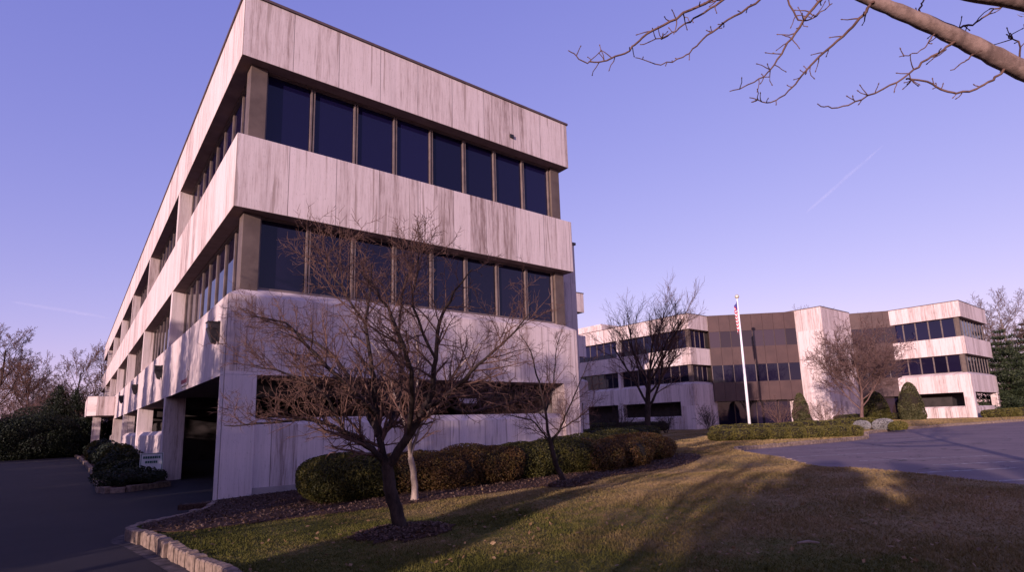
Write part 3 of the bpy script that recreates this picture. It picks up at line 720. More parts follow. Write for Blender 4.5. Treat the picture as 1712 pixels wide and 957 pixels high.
BUSHY = dict(seg=[4, 6, 5, 4, 3], wig=[.05, .11, .14, .2, .2], up=[.02, .07, .05, .03, .02], kids=[10, 9, 7, 5], **{'from': [.3, .2, .15, .1]}, ang=[45, 38, 38, 38], len=[1.3, .52, .5, .5], rad=[.5, .5, .5, .6], rmin=.009, trunk=.42, r=.016, tip=.45, short=.4, thin=True)
SHRUB = dict(seg=[5, 4, 3, 3], wig=[.12, .16, .2, .2], up=[.04, .04, .03, .02], kids=[8, 6, 4], **{'from': [.15, .15, .1]}, ang=[38, 38, 38], len=[.55, .5, .5], rad=[.6, .6, .6], rmin=.006, trunk=.85, r=.008, tip=.4, stems=9, spread=.55, thin=True)

def leaf_quads(P, N, size, rng, aspect=.55, flat=.5):
    """one small four-cornered leaf at each point, turned half outward and half at random"""
    n = len(P); d = rng.normal(0, 1, (n, 3)); nn = N*flat+d*.6; nn /= np.linalg.norm(nn, axis=1, keepdims=True)+1e-9
    a = rng.normal(0, 1, (n, 3)); x = np.cross(nn, a); x /= np.linalg.norm(x, axis=1, keepdims=True)+1e-9; y = np.cross(nn, x)
    s = size*rng.uniform(.6, 1.35, (n, 1)); X = x*s*.5; Y = y*s*.5*aspect
    V = np.stack([P-X, P-Y*1.0, P+X, P+Y*1.0], 1).reshape(-1, 3)
    return V, np.arange(n*4).reshape(n, 4)
def lump(P, seed, amp, fr):
    rg = np.random.default_rng(seed); k = rg.normal(0, 1, (6, 3))*fr; ph = rg.uniform(0, 6.28, 6)
    return 1+amp*np.mean(np.sin(P@k.T+ph), axis=1)*2
def shrub_shape(ctr, half, n, rng, pw=2.4, seed=0, amp=.08, fr=2.5, shell=.22, floor=True):
    """points and normals near the surface of a superellipsoid"""
    u = rng.normal(0, 1, (int(n*1.9)+60, 3)); u /= np.linalg.norm(u, axis=1, keepdims=True)
    if floor: u = u[u[:, 2] > -.75]
    k = (np.abs(u)**pw).sum(1)**(-1/pw); P = u*k[:, None]
    N = np.sign(P)*np.abs(P)**(pw-1)/np.array(half); N /= np.linalg.norm(N, axis=1, keepdims=True)
    # even out the density over the real size
    P = P[:n]; N = N[:n]
    q = P*np.array(half); g = lump(q*1.0, seed, amp, fr); dep = 1-shell*rng.random(len(P))**2
    return np.array(ctr)+q*(g*dep)[:, None], N
def core_mesh(ctr, half, pw, scale=.84, nu=18, nv=10):
    V, F = [], []
    for j in range(nv+1):
        th = math.pi*(j/nv)*.98+.01
        for i in range(nu):
            ph = 2*math.pi*i/nu; u = np.array([math.sin(th)*math.cos(ph), math.sin(th)*math.sin(ph), math.cos(th)])
            V.append(np.array(ctr)+u*(np.abs(u)**pw).sum()**(-1/pw)*np.array(half)*scale)
    for j in range(nv):
        for i in range(nu):
            a = j*nu+i; b = j*nu+(i+1) % nu; F.append((a, a+nu, b+nu, b))
    return np.array(V), np.array(F)
def hedge(name, label, cat, blobs, mat, n, size, seed, pw=2.6, amp=.08, fr=2.5, group=None, core=.84, loc=None, aspect=.55):
    """blobs: (centre, half sizes); a leafy clipped mass with a twiggy heart, one mesh"""
    rng = np.random.default_rng(seed); Vs, Fs, Ms, base = [], [], [], 0
    tot = sum(h[0]*h[1]+h[1]*h[2]+h[0]*h[2] for _, h in blobs)
    for i, (c, h) in enumerate(blobs):
        k = int(n*(h[0]*h[1]+h[1]*h[2]+h[0]*h[2])/tot)
        P, N = shrub_shape(c, h, k, rng, pw, seed+i, amp, fr); V, F = leaf_quads(P, N, size, rng, aspect)
        Vs.append(V); Fs.append(F+base); Ms.append(np.zeros(len(F))); base += len(V)
        V, F = core_mesh(c, h, pw, core); Vs.append(V); Fs.append(F+base); Ms.append(np.ones(len(F))); base += len(V)
    o = np_mesh(name, np.vstack(Vs), np.vstack(Fs), [mat, CORE], None, False, np.concatenate(Ms))
    return tag(o, label, cat, group)
def conifer(name, label, x, y, z, h, w, mat, seed, group=None, dens=1.0, bare=.06, sag=.25, needle=.30, step=.035, flat=1.0):
    rng = np.random.default_rng(seed); t = thing(name, label, 'tree', (x, y, z), group)
    m = MB(); m.tube([(x, y, z-.1), (x+.05, y, z+h*.5), (x, y, z+h*.97)], [h*.022, h*.014, .02], 8); m.build('trunk', BARKD, t, True)
    P, N, br = [], [], []; zz = h*bare
    while zz < h*.99:
        f = zz/h; k = max(4, int(9*(1-f)+4)); a0 = rng.uniform(0, 6.28)
        for j in range(k):
            a = a0+2*math.pi*j/k+rng.normal(0, .25); l = w*.5*((1-f)**.8+.04)*rng.uniform(.65, 1.18)
            d = np.array([math.cos(a), math.sin(a), 0]); n = max(3, int(l*9*dens)); s = np.linspace(.12, 1, n)
            c = np.array([x, y, z+zz])+d*l*s[:, None]+np.array([0, 0, 1.])*((.10*l*s - sag*l*s**2))[:, None]
            br.append((c[[0, n//2, n-1]], np.array([.035*(1-f)+.01, .02, .006])))
            for q, ss in zip(c, s):
                kk = int(5*dens)+2; sp = (.08+.30*l*(1-.6*ss)*.55); off = rng.normal(0, 1, (kk, 3))*np.array([sp, sp, (.07+.04*l)*flat]); P.append(q+off)
                N.append(np.tile(d*.3+np.array([0, 0, .8]), (kk, 1)))
        zz += h*step*rng.uniform(.8, 1.3)
    P = np.vstack(P); N = np.vstack(N); V, F = leaf_quads(P, N, needle, rng, .32, .6)
    c = np_mesh('crown', V, F, mat, t); tubes_mesh('boughs', br, BARKD, c, 4)
    return t
LZ = lambda x, y: float(lawn_z(x, y))

# --- clipped shrubs in the bed along the front wall
hedge('rounded_shrub', 'dark green clipped rounded yew at the left end of the bed by the wall', 'shrub', [((1.85, -2.35, LZ(1.8, -2.4)+.40), (.92, .75, .46))], YEW, 26000, .045, 11, 2.8, .05, 3)
hedge('hedge', 'russet brown hedge behind the pale thin trunk, next to the dark yew', 'hedge', [((3.0+.42*i, -2.33+.04*math.sin(i*2.1), LZ(3.0+.42*i, -2.4)+.35+.02*math.sin(i*1.7)), (.62, .74, .44)) for i in range(7)], REDH, 60000, .045, 12, 2.6, .12, 3.2)
hedge('hedge', 'dark green low hedge between the russet hedges, left of the thin small tree', 'hedge', [((6.15+.45*i, -2.18, LZ(6.15+.45*i, -2.4)+.37+.015*math.sin(i*2.3)), (.62, .74, .47)) for i in range(5)], YEW, 44000, .045, 13, 2.6, .09, 3)
hedge('hedge', 'long loose russet hedge past the corner column at the right end of the bed', 'hedge', [((8.75, -2.3, LZ(8.7, -2.4)+.36), (.85, .85, .48)), ((10.1, -2.1, LZ(10, -2.4)+.36), (.95, .85, .48)), ((11.6, -1.7, LZ(11.6, -2)+.32), (.95, .8, .42)), ((12.6, -1.3, LZ(12.6, -1.5)+.28), (.7, .6, .34))], REDH, 42000, .055, 14, 2.5, .12, 3)
hedge('hedge', 'dark clipped hedge close against the wall behind the russet hedge', 'hedge', [((9.6, -.9, LZ(9.6, -.9)+.42), (1.3, .5, .50)), ((12.0, -.3, LZ(12, -.3)+.40), (1.3, .6, .48))], YEW, 16000, .055, 15, 2.8, .06, 3)

# --- the foreground ornamental tree: main limbs traced, then branched in all directions
def limb_tree(name, label, base, limbs, mats, seed, subs, lens, trunk_r, group=None):
    rng = np.random.default_rng(seed); t = thing(name, label, 'tree', base, group)
    tr, cr = [], [[], [], [], []]
    S = dict(seg=[5, 4, 3], wig=[.13, .18, .2], up=[.06, .05, .04], kids=[7, 5], **{'from': [.12, .12]}, ang=[42, 42], len=[.52, .5], rad=[.55, .6], rmin=.0028, tip=.35, short=.5)
    for k, (pts, r0, r1) in enumerate(limbs):
        P = np.array(catmull(pts, 4)); P[1:-1] += rng.normal(0, .008, P[1:-1].shape); n = len(P); r = np.linspace(r0, r1, n)**1.0
        if k == 0: r[0] *= 1.35; r[1] *= 1.1
        (tr if k == 0 else cr[0]).append((P, r))
        if k == 0: continue
        for j in range(subs):
            s = .10+.88*(j+rng.random())/subs; i = min(int(s*(n-1)), n-2); d = norm(P[i+1]-P[i]); az = rng.uniform(0, 6.28)
            a = np.array([0, 0, 1.]) if abs(d[2]) < .9 else np.array([1., 0, 0]); x = norm(np.cross(d, a)); y = np.cross(d, x); an = math.radians(rng.normal(50, 12))
            c = norm(d*math.cos(an)+(x*math.cos(az)+y*math.sin(az))*math.sin(an)+np.array([0, 0, .15])); o = [[], [], []]
            if c[2] < -.1: c[2] = -.5*c[2]; c = norm(c)
            grow(o, P[i], c, lens*rng.uniform(.5, 1.2)*(1-.4*s), max(r[i]*.5, .005), 0, S, rng)
            for q in range(3): cr[q+1] += o[q]
    tubes_mesh('trunk', tr, mats[0], t, 12); c = tubes_mesh('crown', cr[0], mats[0], t, 8)
    tubes_mesh('twigs', cr[1]+cr[2]+cr[3], mats[1], c, 4)
    return t
def pth(pts): return [at_depth(*p) for p in pts]
D1 = 7.55
bx, by, bz = 1.0, -6.35, 0.0; bz = LZ(bx, by)+.06
foot = np.array([bx, by, bz-.08]); Dt = float((foot-CAM)@_f); fork = at_depth(648, 778, Dt)
limbs = [([foot, at_depth(658, 838, Dt), at_depth(650, 800, Dt), fork], .092, .072),
 (pth([(646, 780, Dt), (622, 752, Dt-.1), (575, 722, Dt-.25), (520, 702, Dt-.4), (455, 708, Dt-.55), (375, 712, Dt-.75)]), .050, .005),
 (pth([(645, 778, Dt), (634, 735, Dt), (628, 680, Dt+.1), (622, 620, Dt+.15), (612, 545, Dt+.1), (618, 490, Dt+.1), (622, 440, Dt+.2)]), .055, .006),
 (pth([(652, 776, Dt), (684, 728, Dt-.1), (705, 690, Dt-.15), (722, 655, Dt-.1), (728, 600, Dt-.2), (735, 540, Dt-.2), (758, 490, Dt-.3), (790, 450, Dt-.3)]), .062, .006),
 (pth([(705, 690, Dt-.15), (755, 655, Dt-.4), (800, 610, Dt-.6), (848, 568, Dt-.75), (885, 525, Dt-.9)]), .034, .006),
 (pth([(632, 730, Dt), (600, 660, Dt+.35), (560, 600, Dt+.6), (505, 560, Dt+.8), (440, 535, Dt+.9)]), .038, .006),
 (pth([(628, 690, Dt), (575, 640, Dt-.3), (520, 585, Dt-.5), (475, 540, Dt-.6), (420, 530, Dt-.7)]), .034, .006),
 (pth([(634, 735, Dt), (660, 690, Dt+.5), (672, 620, Dt+.8), (668, 545, Dt+1.0), (676, 480, Dt+1.0), (695, 430, Dt+1.1)]), .040, .006),
 (pth([(722, 655, Dt-.1), (775, 690, Dt+.3), (830, 680, Dt+.6), (878, 665, Dt+.8)]), .026, .005),
 (pth([(684, 728, Dt-.1), (690, 640, Dt-.8), (668, 560, Dt-1.1), (640, 500, Dt-1.2), (605, 455, Dt-1.2)]), .036, .006),
 (pth([(575, 722, Dt-.25), (540, 660, Dt-.5), (480, 625, Dt-.6), (415, 610, Dt-.7)]), .022, .005),
 (pth([(612, 545, Dt+.1), (570, 480, Dt), (545, 440, Dt), (560, 410, Dt)]), .018, .004),
 (pth([(728, 600, Dt-.2), (690, 510, Dt-.3), (700, 440, Dt-.3), (690, 410, Dt-.3)]), .020, .004)]
limb_tree('ornamental_tree', 'dark multi limbed bare tree with tangled reddish twigs standing foremost on the lawn', (bx, by, bz), limbs, (BARKD, BARKR), 31, 22, .84, .1)
# second, paler one behind it
bx, by = 2.55, -3.75; bz = LZ(bx, by)+.03; foot = np.array([bx, by, bz-.06]); Dt = float((foot-CAM)@_f)
limbs = [([foot, at_depth(692, 800, Dt), at_depth(686, 765, Dt)], .062, .05),
 (pth([(686, 766, Dt), (680, 720, Dt), (660, 660, Dt+.2), (640, 600, Dt+.3), (610, 560, Dt+.4)]), .034, .006),
 (pth([(687, 766, Dt), (700, 720, Dt), (735, 660, Dt), (780, 600, Dt+.1), (820, 560, Dt)]), .034, .006),
 (pth([(686, 760, Dt), (690, 690, Dt-.3), (700, 610, Dt-.4), (690, 540, Dt-.4)]), .03, .006)]
limb_tree('ornamental_tree', 'pale barked slim bare tree in the mulch just behind the dark foremost tree', (bx, by, bz), limbs, (BARKP, BARKR), 32, 12, 1.0, .06)
# third, by the right end of the wall
bx, by = 5.75, -4.35; bz = LZ(bx, by)+.06; foot = np.array([bx, by, bz-.06]); Dt = float((foot-CAM)@_f)
limbs = [([foot, at_depth(928, 775, Dt), at_depth(920, 740, Dt)], .058, .047),
 (pth([(920, 742, Dt), (895, 708, Dt-.1), (865, 698, Dt-.2), (843, 694, Dt-.3)]), .022, .006),
 (pth([(920, 742, Dt), (912, 690, Dt), (900, 640, Dt+.1), (888, 590, Dt+.1), (870, 560, Dt+.1)]), .032, .005),
 (pth([(921, 740, Dt), (935, 720, Dt), (948, 690, Dt-.1), (965, 650, Dt-.1), (985, 600, Dt-.2)]), .030, .005),
 (pth([(912, 690, Dt), (925, 640, Dt+.3), (930, 590, Dt+.4), (940, 545, Dt+.4)]), .020, .004),
 (pth([(935, 720, Dt), (965, 700, Dt+.2), (995, 675, Dt+.3)]), .016, .004)]
limb_tree('ornamental_tree', 'small forked bare tree at the right end of the front wall', (bx, by, bz), limbs, (BARKD, BARKR), 33, 11, .8, .06)

# --- trees in front of and around the far building
x, y = spot(1081, 37.5); bare_tree('shade_tree', 'tall vase shaped bare tree with a dark trunk in front of the far left wing', x, y, LZ(x, y), 11.3, VASE, 41, BARKD, BARKR)
x, y = spot(1440, 53); bare_tree('twiggy_tree', 'broad pinkish twiggy bare tree beside the windowless stone tower', x, y, LZ(x, y), 9.2, dict(BUSHY, kids=[15, 12, 8, 6], rmin=.014), 42, TWIGP, TWIGP)
for px, rg_m, hh, lb, sd in ((1305, 49, 2.6, 'bare reddish shrub right of the flagpole, in front of the brown wall', 43), (1378, 51, 2.7, 'bare reddish shrub at the foot of the stone tower', 44)):
    x, y = spot(px, rg_m); bare_tree('bare_shrub', lb, x, y, LZ(x, y), hh, SHRUB, sd, BARKR, TWIGP, 'bare shrubs before the far building', 'shrub')
def cone(px, rng_m, w, h, label, seed, mat=CONE):
    x, y = spot(px, rng_m); z = LZ(x, y); rng = np.random.default_rng(seed); n = 9000
    f = rng.random(n)**1.5; a = rng.uniform(0, 6.28, n); prof = np.sqrt(np.clip(1-f**1.7, 0, 1))*(1-.12*np.exp(-f*12)); dep = 1-.22*rng.random(n)**2
    rr = w/2*prof*dep*(1+.06*np.sin(a*5+f*9)+.05*np.sin(a*3-f*14)); P = np.c_[x+rr*np.cos(a), y+rr*np.sin(a), z+.05+f*h]
    N = np.c_[np.cos(a), np.sin(a), .35+f]; V, F = leaf_quads(P, N, .13, rng)
    Vc, Fc = core_mesh((x, y, z+h*.42), (w*.40, w*.40, h*.43), 2.2, 1.0)
    o = np_mesh('conical_shrub', np.vstack([V, Vc]), np.vstack([F, Fc+len(V)]), [mat, CORE], None, False, np.r_[np.zeros(len(F)), np.ones(len(Fc))])
    return tag(o, label, 'shrub', 'conical evergreen shrubs before the far building')
for px, rg_m, hh, lb, sd in ((1040, 50, 3.0, 'dark bare brush at the shaded foot of the far left wing, leftmost', 45), (1112, 50, 2.6, 'dark bare brush left of the flagpole by the far left wing', 46), (1185, 52, 2.4, 'bare brush at the right end of the far left wing', 47)):
    x, y = spot(px, rg_m); bare_tree('bare_shrub', lb, x, y, LZ(x, y), hh, SHRUB, sd, BARKD, BARKD, 'bare shrubs before the far building', 'shrub')
cone(1527, 66, 2.2, 3.5, 'cone shaped evergreen shrub at the left corner of the far right wing', 51)
cone(1341, 56, 1.5, 2.75, 'narrow cone shaped evergreen shrub left of the stone tower', 52)
cone(1467, 66, 2.5, 2.8, 'dark rounded evergreen shrub under the broad pinkish tree', 53, YEW)
# low hedges on the lawn by the lot
def hedge_line(name, label, pts, wd, ht, mat, n, size, seed, cat='hedge', extra=None):
    blobs = []
    for i in range(len(pts)-1):
        a = np.array(pts[i], float); b = np.array(pts[i+1], float); L = np.linalg.norm(b-a); k = max(1, int(round(L/(wd*.75))))
        for j in range(k):
            c = a+(b-a)*(j+.5)/k; blobs.append(((c[0], c[1], LZ(*c)+ht*.44), (wd*.56, wd*.56, ht*.54)))
    return hedge(name, label, cat, blobs, mat, n, size, seed, 3.2, .05, 2.0, None, .86)
hedge_line('hedge', 'long low olive hedge in front of the flagpole, along the lot kerb', [(22.6, 2.9), (24.4, 1.1), (26.5, -.3), (29.3, -.9)], 1.15, .56, BOX, 26000, .07, 61)
hedge_line('hedge', 'lower yellow green hedge behind the long olive hedge at the flagpole', [(30.5, 7.8), (35, 5.6), (41, 4.2), (45, 4.0)], 1.5, .62, BOX, 16000, .10, 62)
hedge_line('hedge', 'dark low hedge in the shade before the far left wing', [(14.2, 5.2), (18.5, 5.8), (23.2, 7.2)], 1.2, .8, YEW, 16000, .08, 63)
hedge_line('hedge', 'dark hedge at the foot of the far left wing, in the shade', [(46.8, 24), (46.6, 31), (46.4, 40)], 1.5, 1.0, YEW, 9000, .13, 67)
hedge_line('hedge', 'low hedge along the front of the far right wing near its left column', [(66.6, 1.6), (68.2, .4), (70.5, .6)], 1.6, .75, BOX, 7000, .13, 64)
hedge_line('hedge', 'wide low hedge along the right end of the far right wing', [(72.5, .8), (77, .6), (84, 0), (92, -.8)], 1.9, .85, BOX, 12000, .14, 65)
hedge_line('hedge', 'low mixed green hedge at the foot of the stone tower', [(56, 10.6), (60, 9.6), (64, 7.6)], 1.4, .7, YEW, 6000, .12, 66)
for (px, rr, hw, hh, lb, sd) in ((1440, 43.5, .48, .30, 'smaller of two blue grey mound shrubs by the lot kerb', 71), (1476, 42, .62, .42, 'larger of two blue grey mound shrubs by the lot kerb', 72)):
    x, y = spot(px, rr); hedge('mound_shrub', lb, 'shrub', [((x, y, LZ(x, y)+hh*.7), (hw, hw, hh))], GREYS, 5000, .07, sd, 2.2, .10, 3, 'blue grey mound shrubs')
x, y = spot(1500, 41); hedge('low_shrub', 'small green shrub right of the blue grey mounds', 'shrub', [((x, y, LZ(x, y)+.22), (.5, .5, .30))], BOX, 3500, .07, 73, 2.3)
# right background
x, y = spot(1697, 84); conifer('pine_tree', 'dark green pine right of the far right wing', x, y, .5, 10.2, 10.0, PINE, 81, None, 1.3, .05, -.04, .26, .062, .8)
x, y = spot(1738, 92); conifer('pine_tree', 'second dark pine at the right edge of the picture, behind the other', x, y, .5, 11.5, 10, PINE, 82, None, 1.3, .05, -.04, .26, .062, .8)
for px, rr, hh, lb, sd in ((1662, 100, z_at(1662, 492, 100)-.4, 'tall bare tree rising right behind the far right wing', 83), (1722, 92, z_at(1705, 468, 92)-.4, 'tallest bare tree at the right edge of the picture', 84), (1418, 105, z_at(1418, 502, 105)-.4, 'bare tree top showing over the roof right of the stone tower', 85),
                           (1470, 110, z_at(1470, 511, 110)-.4, 'bare tree top showing over the brown roof beside the right wing', 86), (1690, 118, z_at(1690, 520, 118)-.4, 'fainter bare tree behind the pines', 87), (1560, 120, z_at(1560, 525, 120)-.4, 'bare tree hidden behind the far right wing', 88)):
    x, y = spot(px, rr); bare_tree('bare_tree', lb, x, y, .4, hh, FAR, sd, BARKG, TWIGP, 'bare trees behind the far building')
for px, rr, hw, hh, lb, sd in ((1668, 82, 1.6, 1.0, 'dark evergreen bush beside the right wing under the pine', 91), (1700, 88, 2.2, 1.1, 'wide dark bush under the pines at the right edge', 92), (1740, 80, 2, 1.1, 'dark bush at the far right edge', 93)):
    x, y = spot(px, rr); hedge('evergreen_bush', lb, 'shrub', [((x, y, .5+hh*.7), (hw, hw, hh))], PINE, 5000, .13, sd, 2.2, .15, 1.2)

# --- left background beyond the drive
for px, rr, hh, lb, sd in ((26, 76, z_at(26, 584, 76), 'large bare tree at the left edge beyond the drive', 101), (73, 72, z_at(60, 588, 72), 'leaning bare tree beyond the drive, right of the left edge tree', 102), (122, 80, z_at(122, 576, 80), 'bare tree rising behind the two dark evergreens', 103),
                           (156, 86, z_at(156, 568, 86), 'broad bare tree against the far end of the near building', 104), (-25, 70, 13, 'bare tree just outside the left edge beyond the drive', 105)):
    x, y = spot(px, rr, 735); bare_tree('bare_tree', lb, x, y, .1, hh, FAR, sd, BARKD, BARKR, 'bare trees beyond the drive', lean=(.28 if px == 73 else .05, -.1 if px == 73 else 0, 1) if px != 73 else (-.32, .15, 1))
for px, rr, hh, ww, lb, sd in ((92, 60, z_at(92, 646, 60)-.1, 4.8, 'dark evergreen tree beyond the drive, left of two', 111), (120, 64, z_at(120, 652, 64)-.1, 4.8, 'dark evergreen tree beyond the drive, right of two', 112)):
    x, y = spot(px, rr, 735); conifer('fir_tree', lb, x, y, .1, hh, ww, FIR, sd, 'dark evergreens beyond the drive', 1.4, .03, .16, .19, .034, 1.0)
for k, (px, rr, hh, lb) in enumerate(((10, 62, 5.2, 'reddish bare thicket at the left edge beyond the drive'), (42, 64, 5.0, 'reddish bare thicket left of the dark evergreens'), (66, 68, 4.6, 'bare thicket partly behind the left evergreen'), (138, 62, 4.4, 'reddish bare thicket right of the dark evergreens'), (150, 66, 5.4, 'bare thicket near the entrance canopy'), (-15, 60, 5, 'bare thicket just beyond the left edge'))):
    x, y = spot(px, rr, 735); bare_tree('thicket', lb, x, y, .05, hh, dict(SHRUB, kids=[10, 7, 5], rmin=.012, stems=11), 120+k, BARKR, TWIGP, 'bare thickets beyond the drive', 'shrub')
for k, (px, rr, hw, hh, lb) in enumerate(((8, 57, 2.4, 1.5, 'dark evergreen mass at the left edge of the drive end'), (40, 56, 2.6, 1.7, 'dark evergreen mass at the drive end, second from left'), (72, 57, 2.6, 2.0, 'dark evergreen mass below the left fir'), (104, 57, 2.4, 1.9, 'dark evergreen mass below the right fir'), (130, 60, 2.0, 1.6, 'dark evergreen mass nearest the entrance canopy'), (-25, 56, 2.6, 1.8, 'dark evergreen mass just outside the left edge'))):
    x, y = spot(px, rr, 735); hedge('evergreen_bush', lb, 'shrub', [((x, y, hh*.75), (hw, hw*.8, hh))], FIR, 15000, .12, 130+k, 2.3, .2, 1.1, 'dark evergreen masses at the end of the drive', .66)
# far woods closing the horizon
def woods(name, label, spots, seed):
    rng = np.random.default_rng(seed); out = [[] for _ in range(4)]
    S = dict(seg=[5, 5, 4, 3], wig=[.05, .13, .18, .2], up=[.03, .06, .05, .04], kids=[11, 8, 6], **{'from': [.25, .2, .15]}, ang=[42, 40, 40], len=[.6, .55, .5], rad=[.5, .5, .5], rmin=.02, tip=.3)
    for x, y, h in spots: grow(out, (x, y, 0), (rng.normal(0, .06), rng.normal(0, .06), 1), h*.8, h*.014, 0, S, rng)
    o = tubes_mesh(name, sum(out, []), BARKG, None, 3); return tag(o, label, 'woods', None, 'stuff')
rgw = np.random.default_rng(9); sp = []
for k in range(34): sp.append((rgw.uniform(-75, 12), rgw.uniform(95, 135), rgw.uniform(8, 13)))
woods('woods', 'far bare woods beyond the drive reading as one brown mass', sp, 5)
sp = [(rgw.uniform(100, 190), rgw.uniform(-25, 75), rgw.uniform(9, 14)) for k in range(34)]
woods('woods', 'far bare woods behind the right wing reading as one brown mass', sp, 6)

# --- planting strip beside the drive
isl = catmull([(-.1, 6.9), (-.75, 6.3), (-1.3, 5.95), (-1.62, 6.5), (-1.6, 9), (-1.55, 20), (-1.75, 36), (-2.0, 48), (-1.2, 49.2), (-.1, 49.4)], 4)
sheet('planting_strip', isl+[(.0, 49.4), (.0, 6.9)], lambda x, y: .13+0*x, MULCH, 1.0, None, .2)
kerb('strip_kerb', isl, lambda x, y: .13, .15, .16, .3, 21, -1)
rgp = np.random.default_rng(77); k = 0
desc = ['low dark juniper in the strip tip nearest the camera', 'spreading dark shrub behind the strip tip', 'dark shrub beside the white notice board', 'dark shrub just past the white notice board', 'dark shrub in the middle of the planting strip', 'dark mound shrub halfway along the strip', 'low dark shrub before the second parapet', 'dark shrub nearer the entrance canopy', 'dark shrub in front of the canopy column', 'yellowish shrub at the far end of the strip']
for i, yy in enumerate((7.0, 8.6, 10.2, 12.6, 15.4, 19, 24, 30, 36.5, 47.0)):
    hw = rgp.uniform(.62, .85); hh = (.26, .31, .20, .42, .55, .55, .6, .65, .6, .7)[i]; xx = -.95+rgp.normal(0, .1)
    hedge('low_shrub', desc[i], 'shrub', [((xx, yy, .13+hh*.75), (hw, hw*rgp.uniform(1.0, 1.4), hh)), ((xx+.35, yy+.7, .13+hh*.6), (hw*.7, hw, hh*.8))], (FIR, FIR, YEW, FIR, YEW, FIR, FIR, YEW, FIR, BOX)[i], 7000 if i < 5 else 3500, .07+.01*i, 140+i, 1.9, .34, 3.4, 'shrubs in the strip along the drive', .55)

# --- the street tree at upper right whose limbs reach into the picture
def overhang():
    rng = np.random.default_rng(55); tx, ty = 6.2, -13.9; tz = .3
    t = thing('overhanging_tree', 'bare tree reaching a thick limb and twigs into the top right corner', 'tree', (tx, ty, tz))
    d1 = 3.4
    limb = [(tx-.05, ty+.02, 3.0)]+pth([(1900, 200, 3.5), (1712, 118, 3.42), (1640, 82, 3.42), (1570, 48, 3.42), (1500, 18, 3.42), (1440, -8, 3.45), (1340, -60, 3.5), (1230, -110, 3.6)])
    limb2 = [(tx-.02, ty+.05, 3.6)]+pth([(1950, 30, 3.3), (1780, 14, 3.2), (1690, -2, 3.2), (1600, -16, 3.2), (1480, -60, 3.3)])
    tr = [(np.array(catmull([(tx, ty, tz-.1), (tx+.02, ty, 1.6), (tx-.03, ty+.02, 3.0), (tx+.05, ty+.06, 4.6), (tx+.1, ty, 6.6)], 4)), None)]
    n = len(tr[0][0]); tr = [(tr[0][0], np.linspace(.19, .07, n))]; tr[0][1][0] = .26
    L = []; P = np.array(catmull(limb, 5)); r = np.interp(np.linspace(0, 1, len(P)), [0, .25, .62, 1], [.085, .054, .041, .024]); r = r*(1+.06*np.sin(np.arange(len(P))*2.1)); L.append((P, r))
    P2 = np.array(catmull(limb2, 5)); L.append((P2, np.interp(np.linspace(0, 1, len(P2)), [0, .4, 1], [.08, .055, .03])))
    tubes_mesh('trunk', tr, BARKG, t, 12); lo = tubes_mesh('limb', L, BARKL, t, 12)
    tw = []
    def twig(pts, r0, r1, spurs=7, sl=.10):
        P = np.array(catmull(pth(pts), 5)); P[1:] += rng.normal(0, .004, P[1:].shape); n = len(P); rr = np.linspace(r0, r1, n); tw.append((P, rr))
        for k in range(int(spurs*1.4)):
            i = int(rng.uniform(.12, .97)*(n-1)); i = min(i, n-2); d = norm(P[i+1]-P[i]); x = norm(np.cross(d, rng.normal(0, 1, 3))); c = norm(d*rng.uniform(.1, .9)+x)
            q = [P[i]]; l = sl*rng.uniform(.3, 1.3)
            for s in range(3): c = norm(c+rng.normal(0, .22, 3)+np.array([0, 0, .08])); q.append(q[-1]+c*l/3)
            tw.append((np.array(q), np.linspace(max(rr[i]*.55, .0032), .0022, 4)))
            tw.append((np.array([q[-1]-c*.006, q[-1], q[-1]+c*.008]), np.array([.0022, .0042, .001])))
    d = 3.5
    twig([(1340, -60, 3.5), (1250, -22, d), (1180, 5, d), (1120, 35, d), (1075, 62, d), (1045, 88, d), (1008, 102, d), (975, 103, d), (951, 84, d)], .010, .0028, 16, .10)
    twig([(1300, -60, d), (1215, -5, d), (1175, 22, d+.05), (1140, 45, d+.1), (1115, 60, d+.1), (1070, 74, d+.1)], .008, .0028, 9, .08)
    twig([(1340, -60, d), (1262, 5, 3.6), (1210, 38, 3.6), (1168, 72, 3.65), (1148, 92, 3.65), (1105, 106, 3.7), (1062, 95, 3.7)], .0075, .0026, 11, .05)
    twig([(1400, -25, 3.45), (1368, 5, 3.5), (1330, 55, 3.55), (1300, 100, 3.6), (1270, 133, 3.6), (1220, 154, 3.65)], .0095, .0028, 15, .09)
    twig([(1462, 2, 3.42), (1450, 14, 3.42), (1425, 45, 3.45), (1385, 82, 3.5), (1350, 115, 3.55), (1325, 145, 3.6), (1290, 171, 3.6), (1254, 164, 3.6)], .010, .0028, 15, .075)
    twig([(1606, 65, 3.42), (1588, 76, 3.41), (1550, 100, 3.4), (1510, 130, 3.35), (1450, 160, 3.35), (1400, 180, 3.35), (1366, 175, 3.3)], .0085, .0028, 12, .08)
    twig([(1688, 106, 3.42), (1668, 126, 3.41), (1640, 145, 3.4), (1592, 156, 3.4), (1550, 136, 3.4), (1515, 132, 3.38)], .008, .005, 9, .07)
    twig([(1568, 47, 3.42), (1556, 64, 3.41), (1540, 84, 3.4), (1505, 95, 3.38)], .005, .0024, 4, .06)
    twig([(1634, 79, 3.42), (1620, 97, 3.41), (1605, 108, 3.4), (1592, 117, 3.4)], .005, .003, 1, .05)
    twig([(1602, 64, 3.42), (1604, 46, 3.41), (1625, 40, 3.4), (1660, 18, 3.35), (1700, 5, 3.25)], .007, .004, 8, .10)
    twig([(1532, 32, 3.42), (1537, 14, 3.41), (1548, -5, 3.4), (1556, -20, 3.4)], .006, .004, 4, .07)
    twig([(1702, 110, 3.42), (1705, 75, 3.4), (1685, 62, 3.4)], .006, .003, 5, .09)
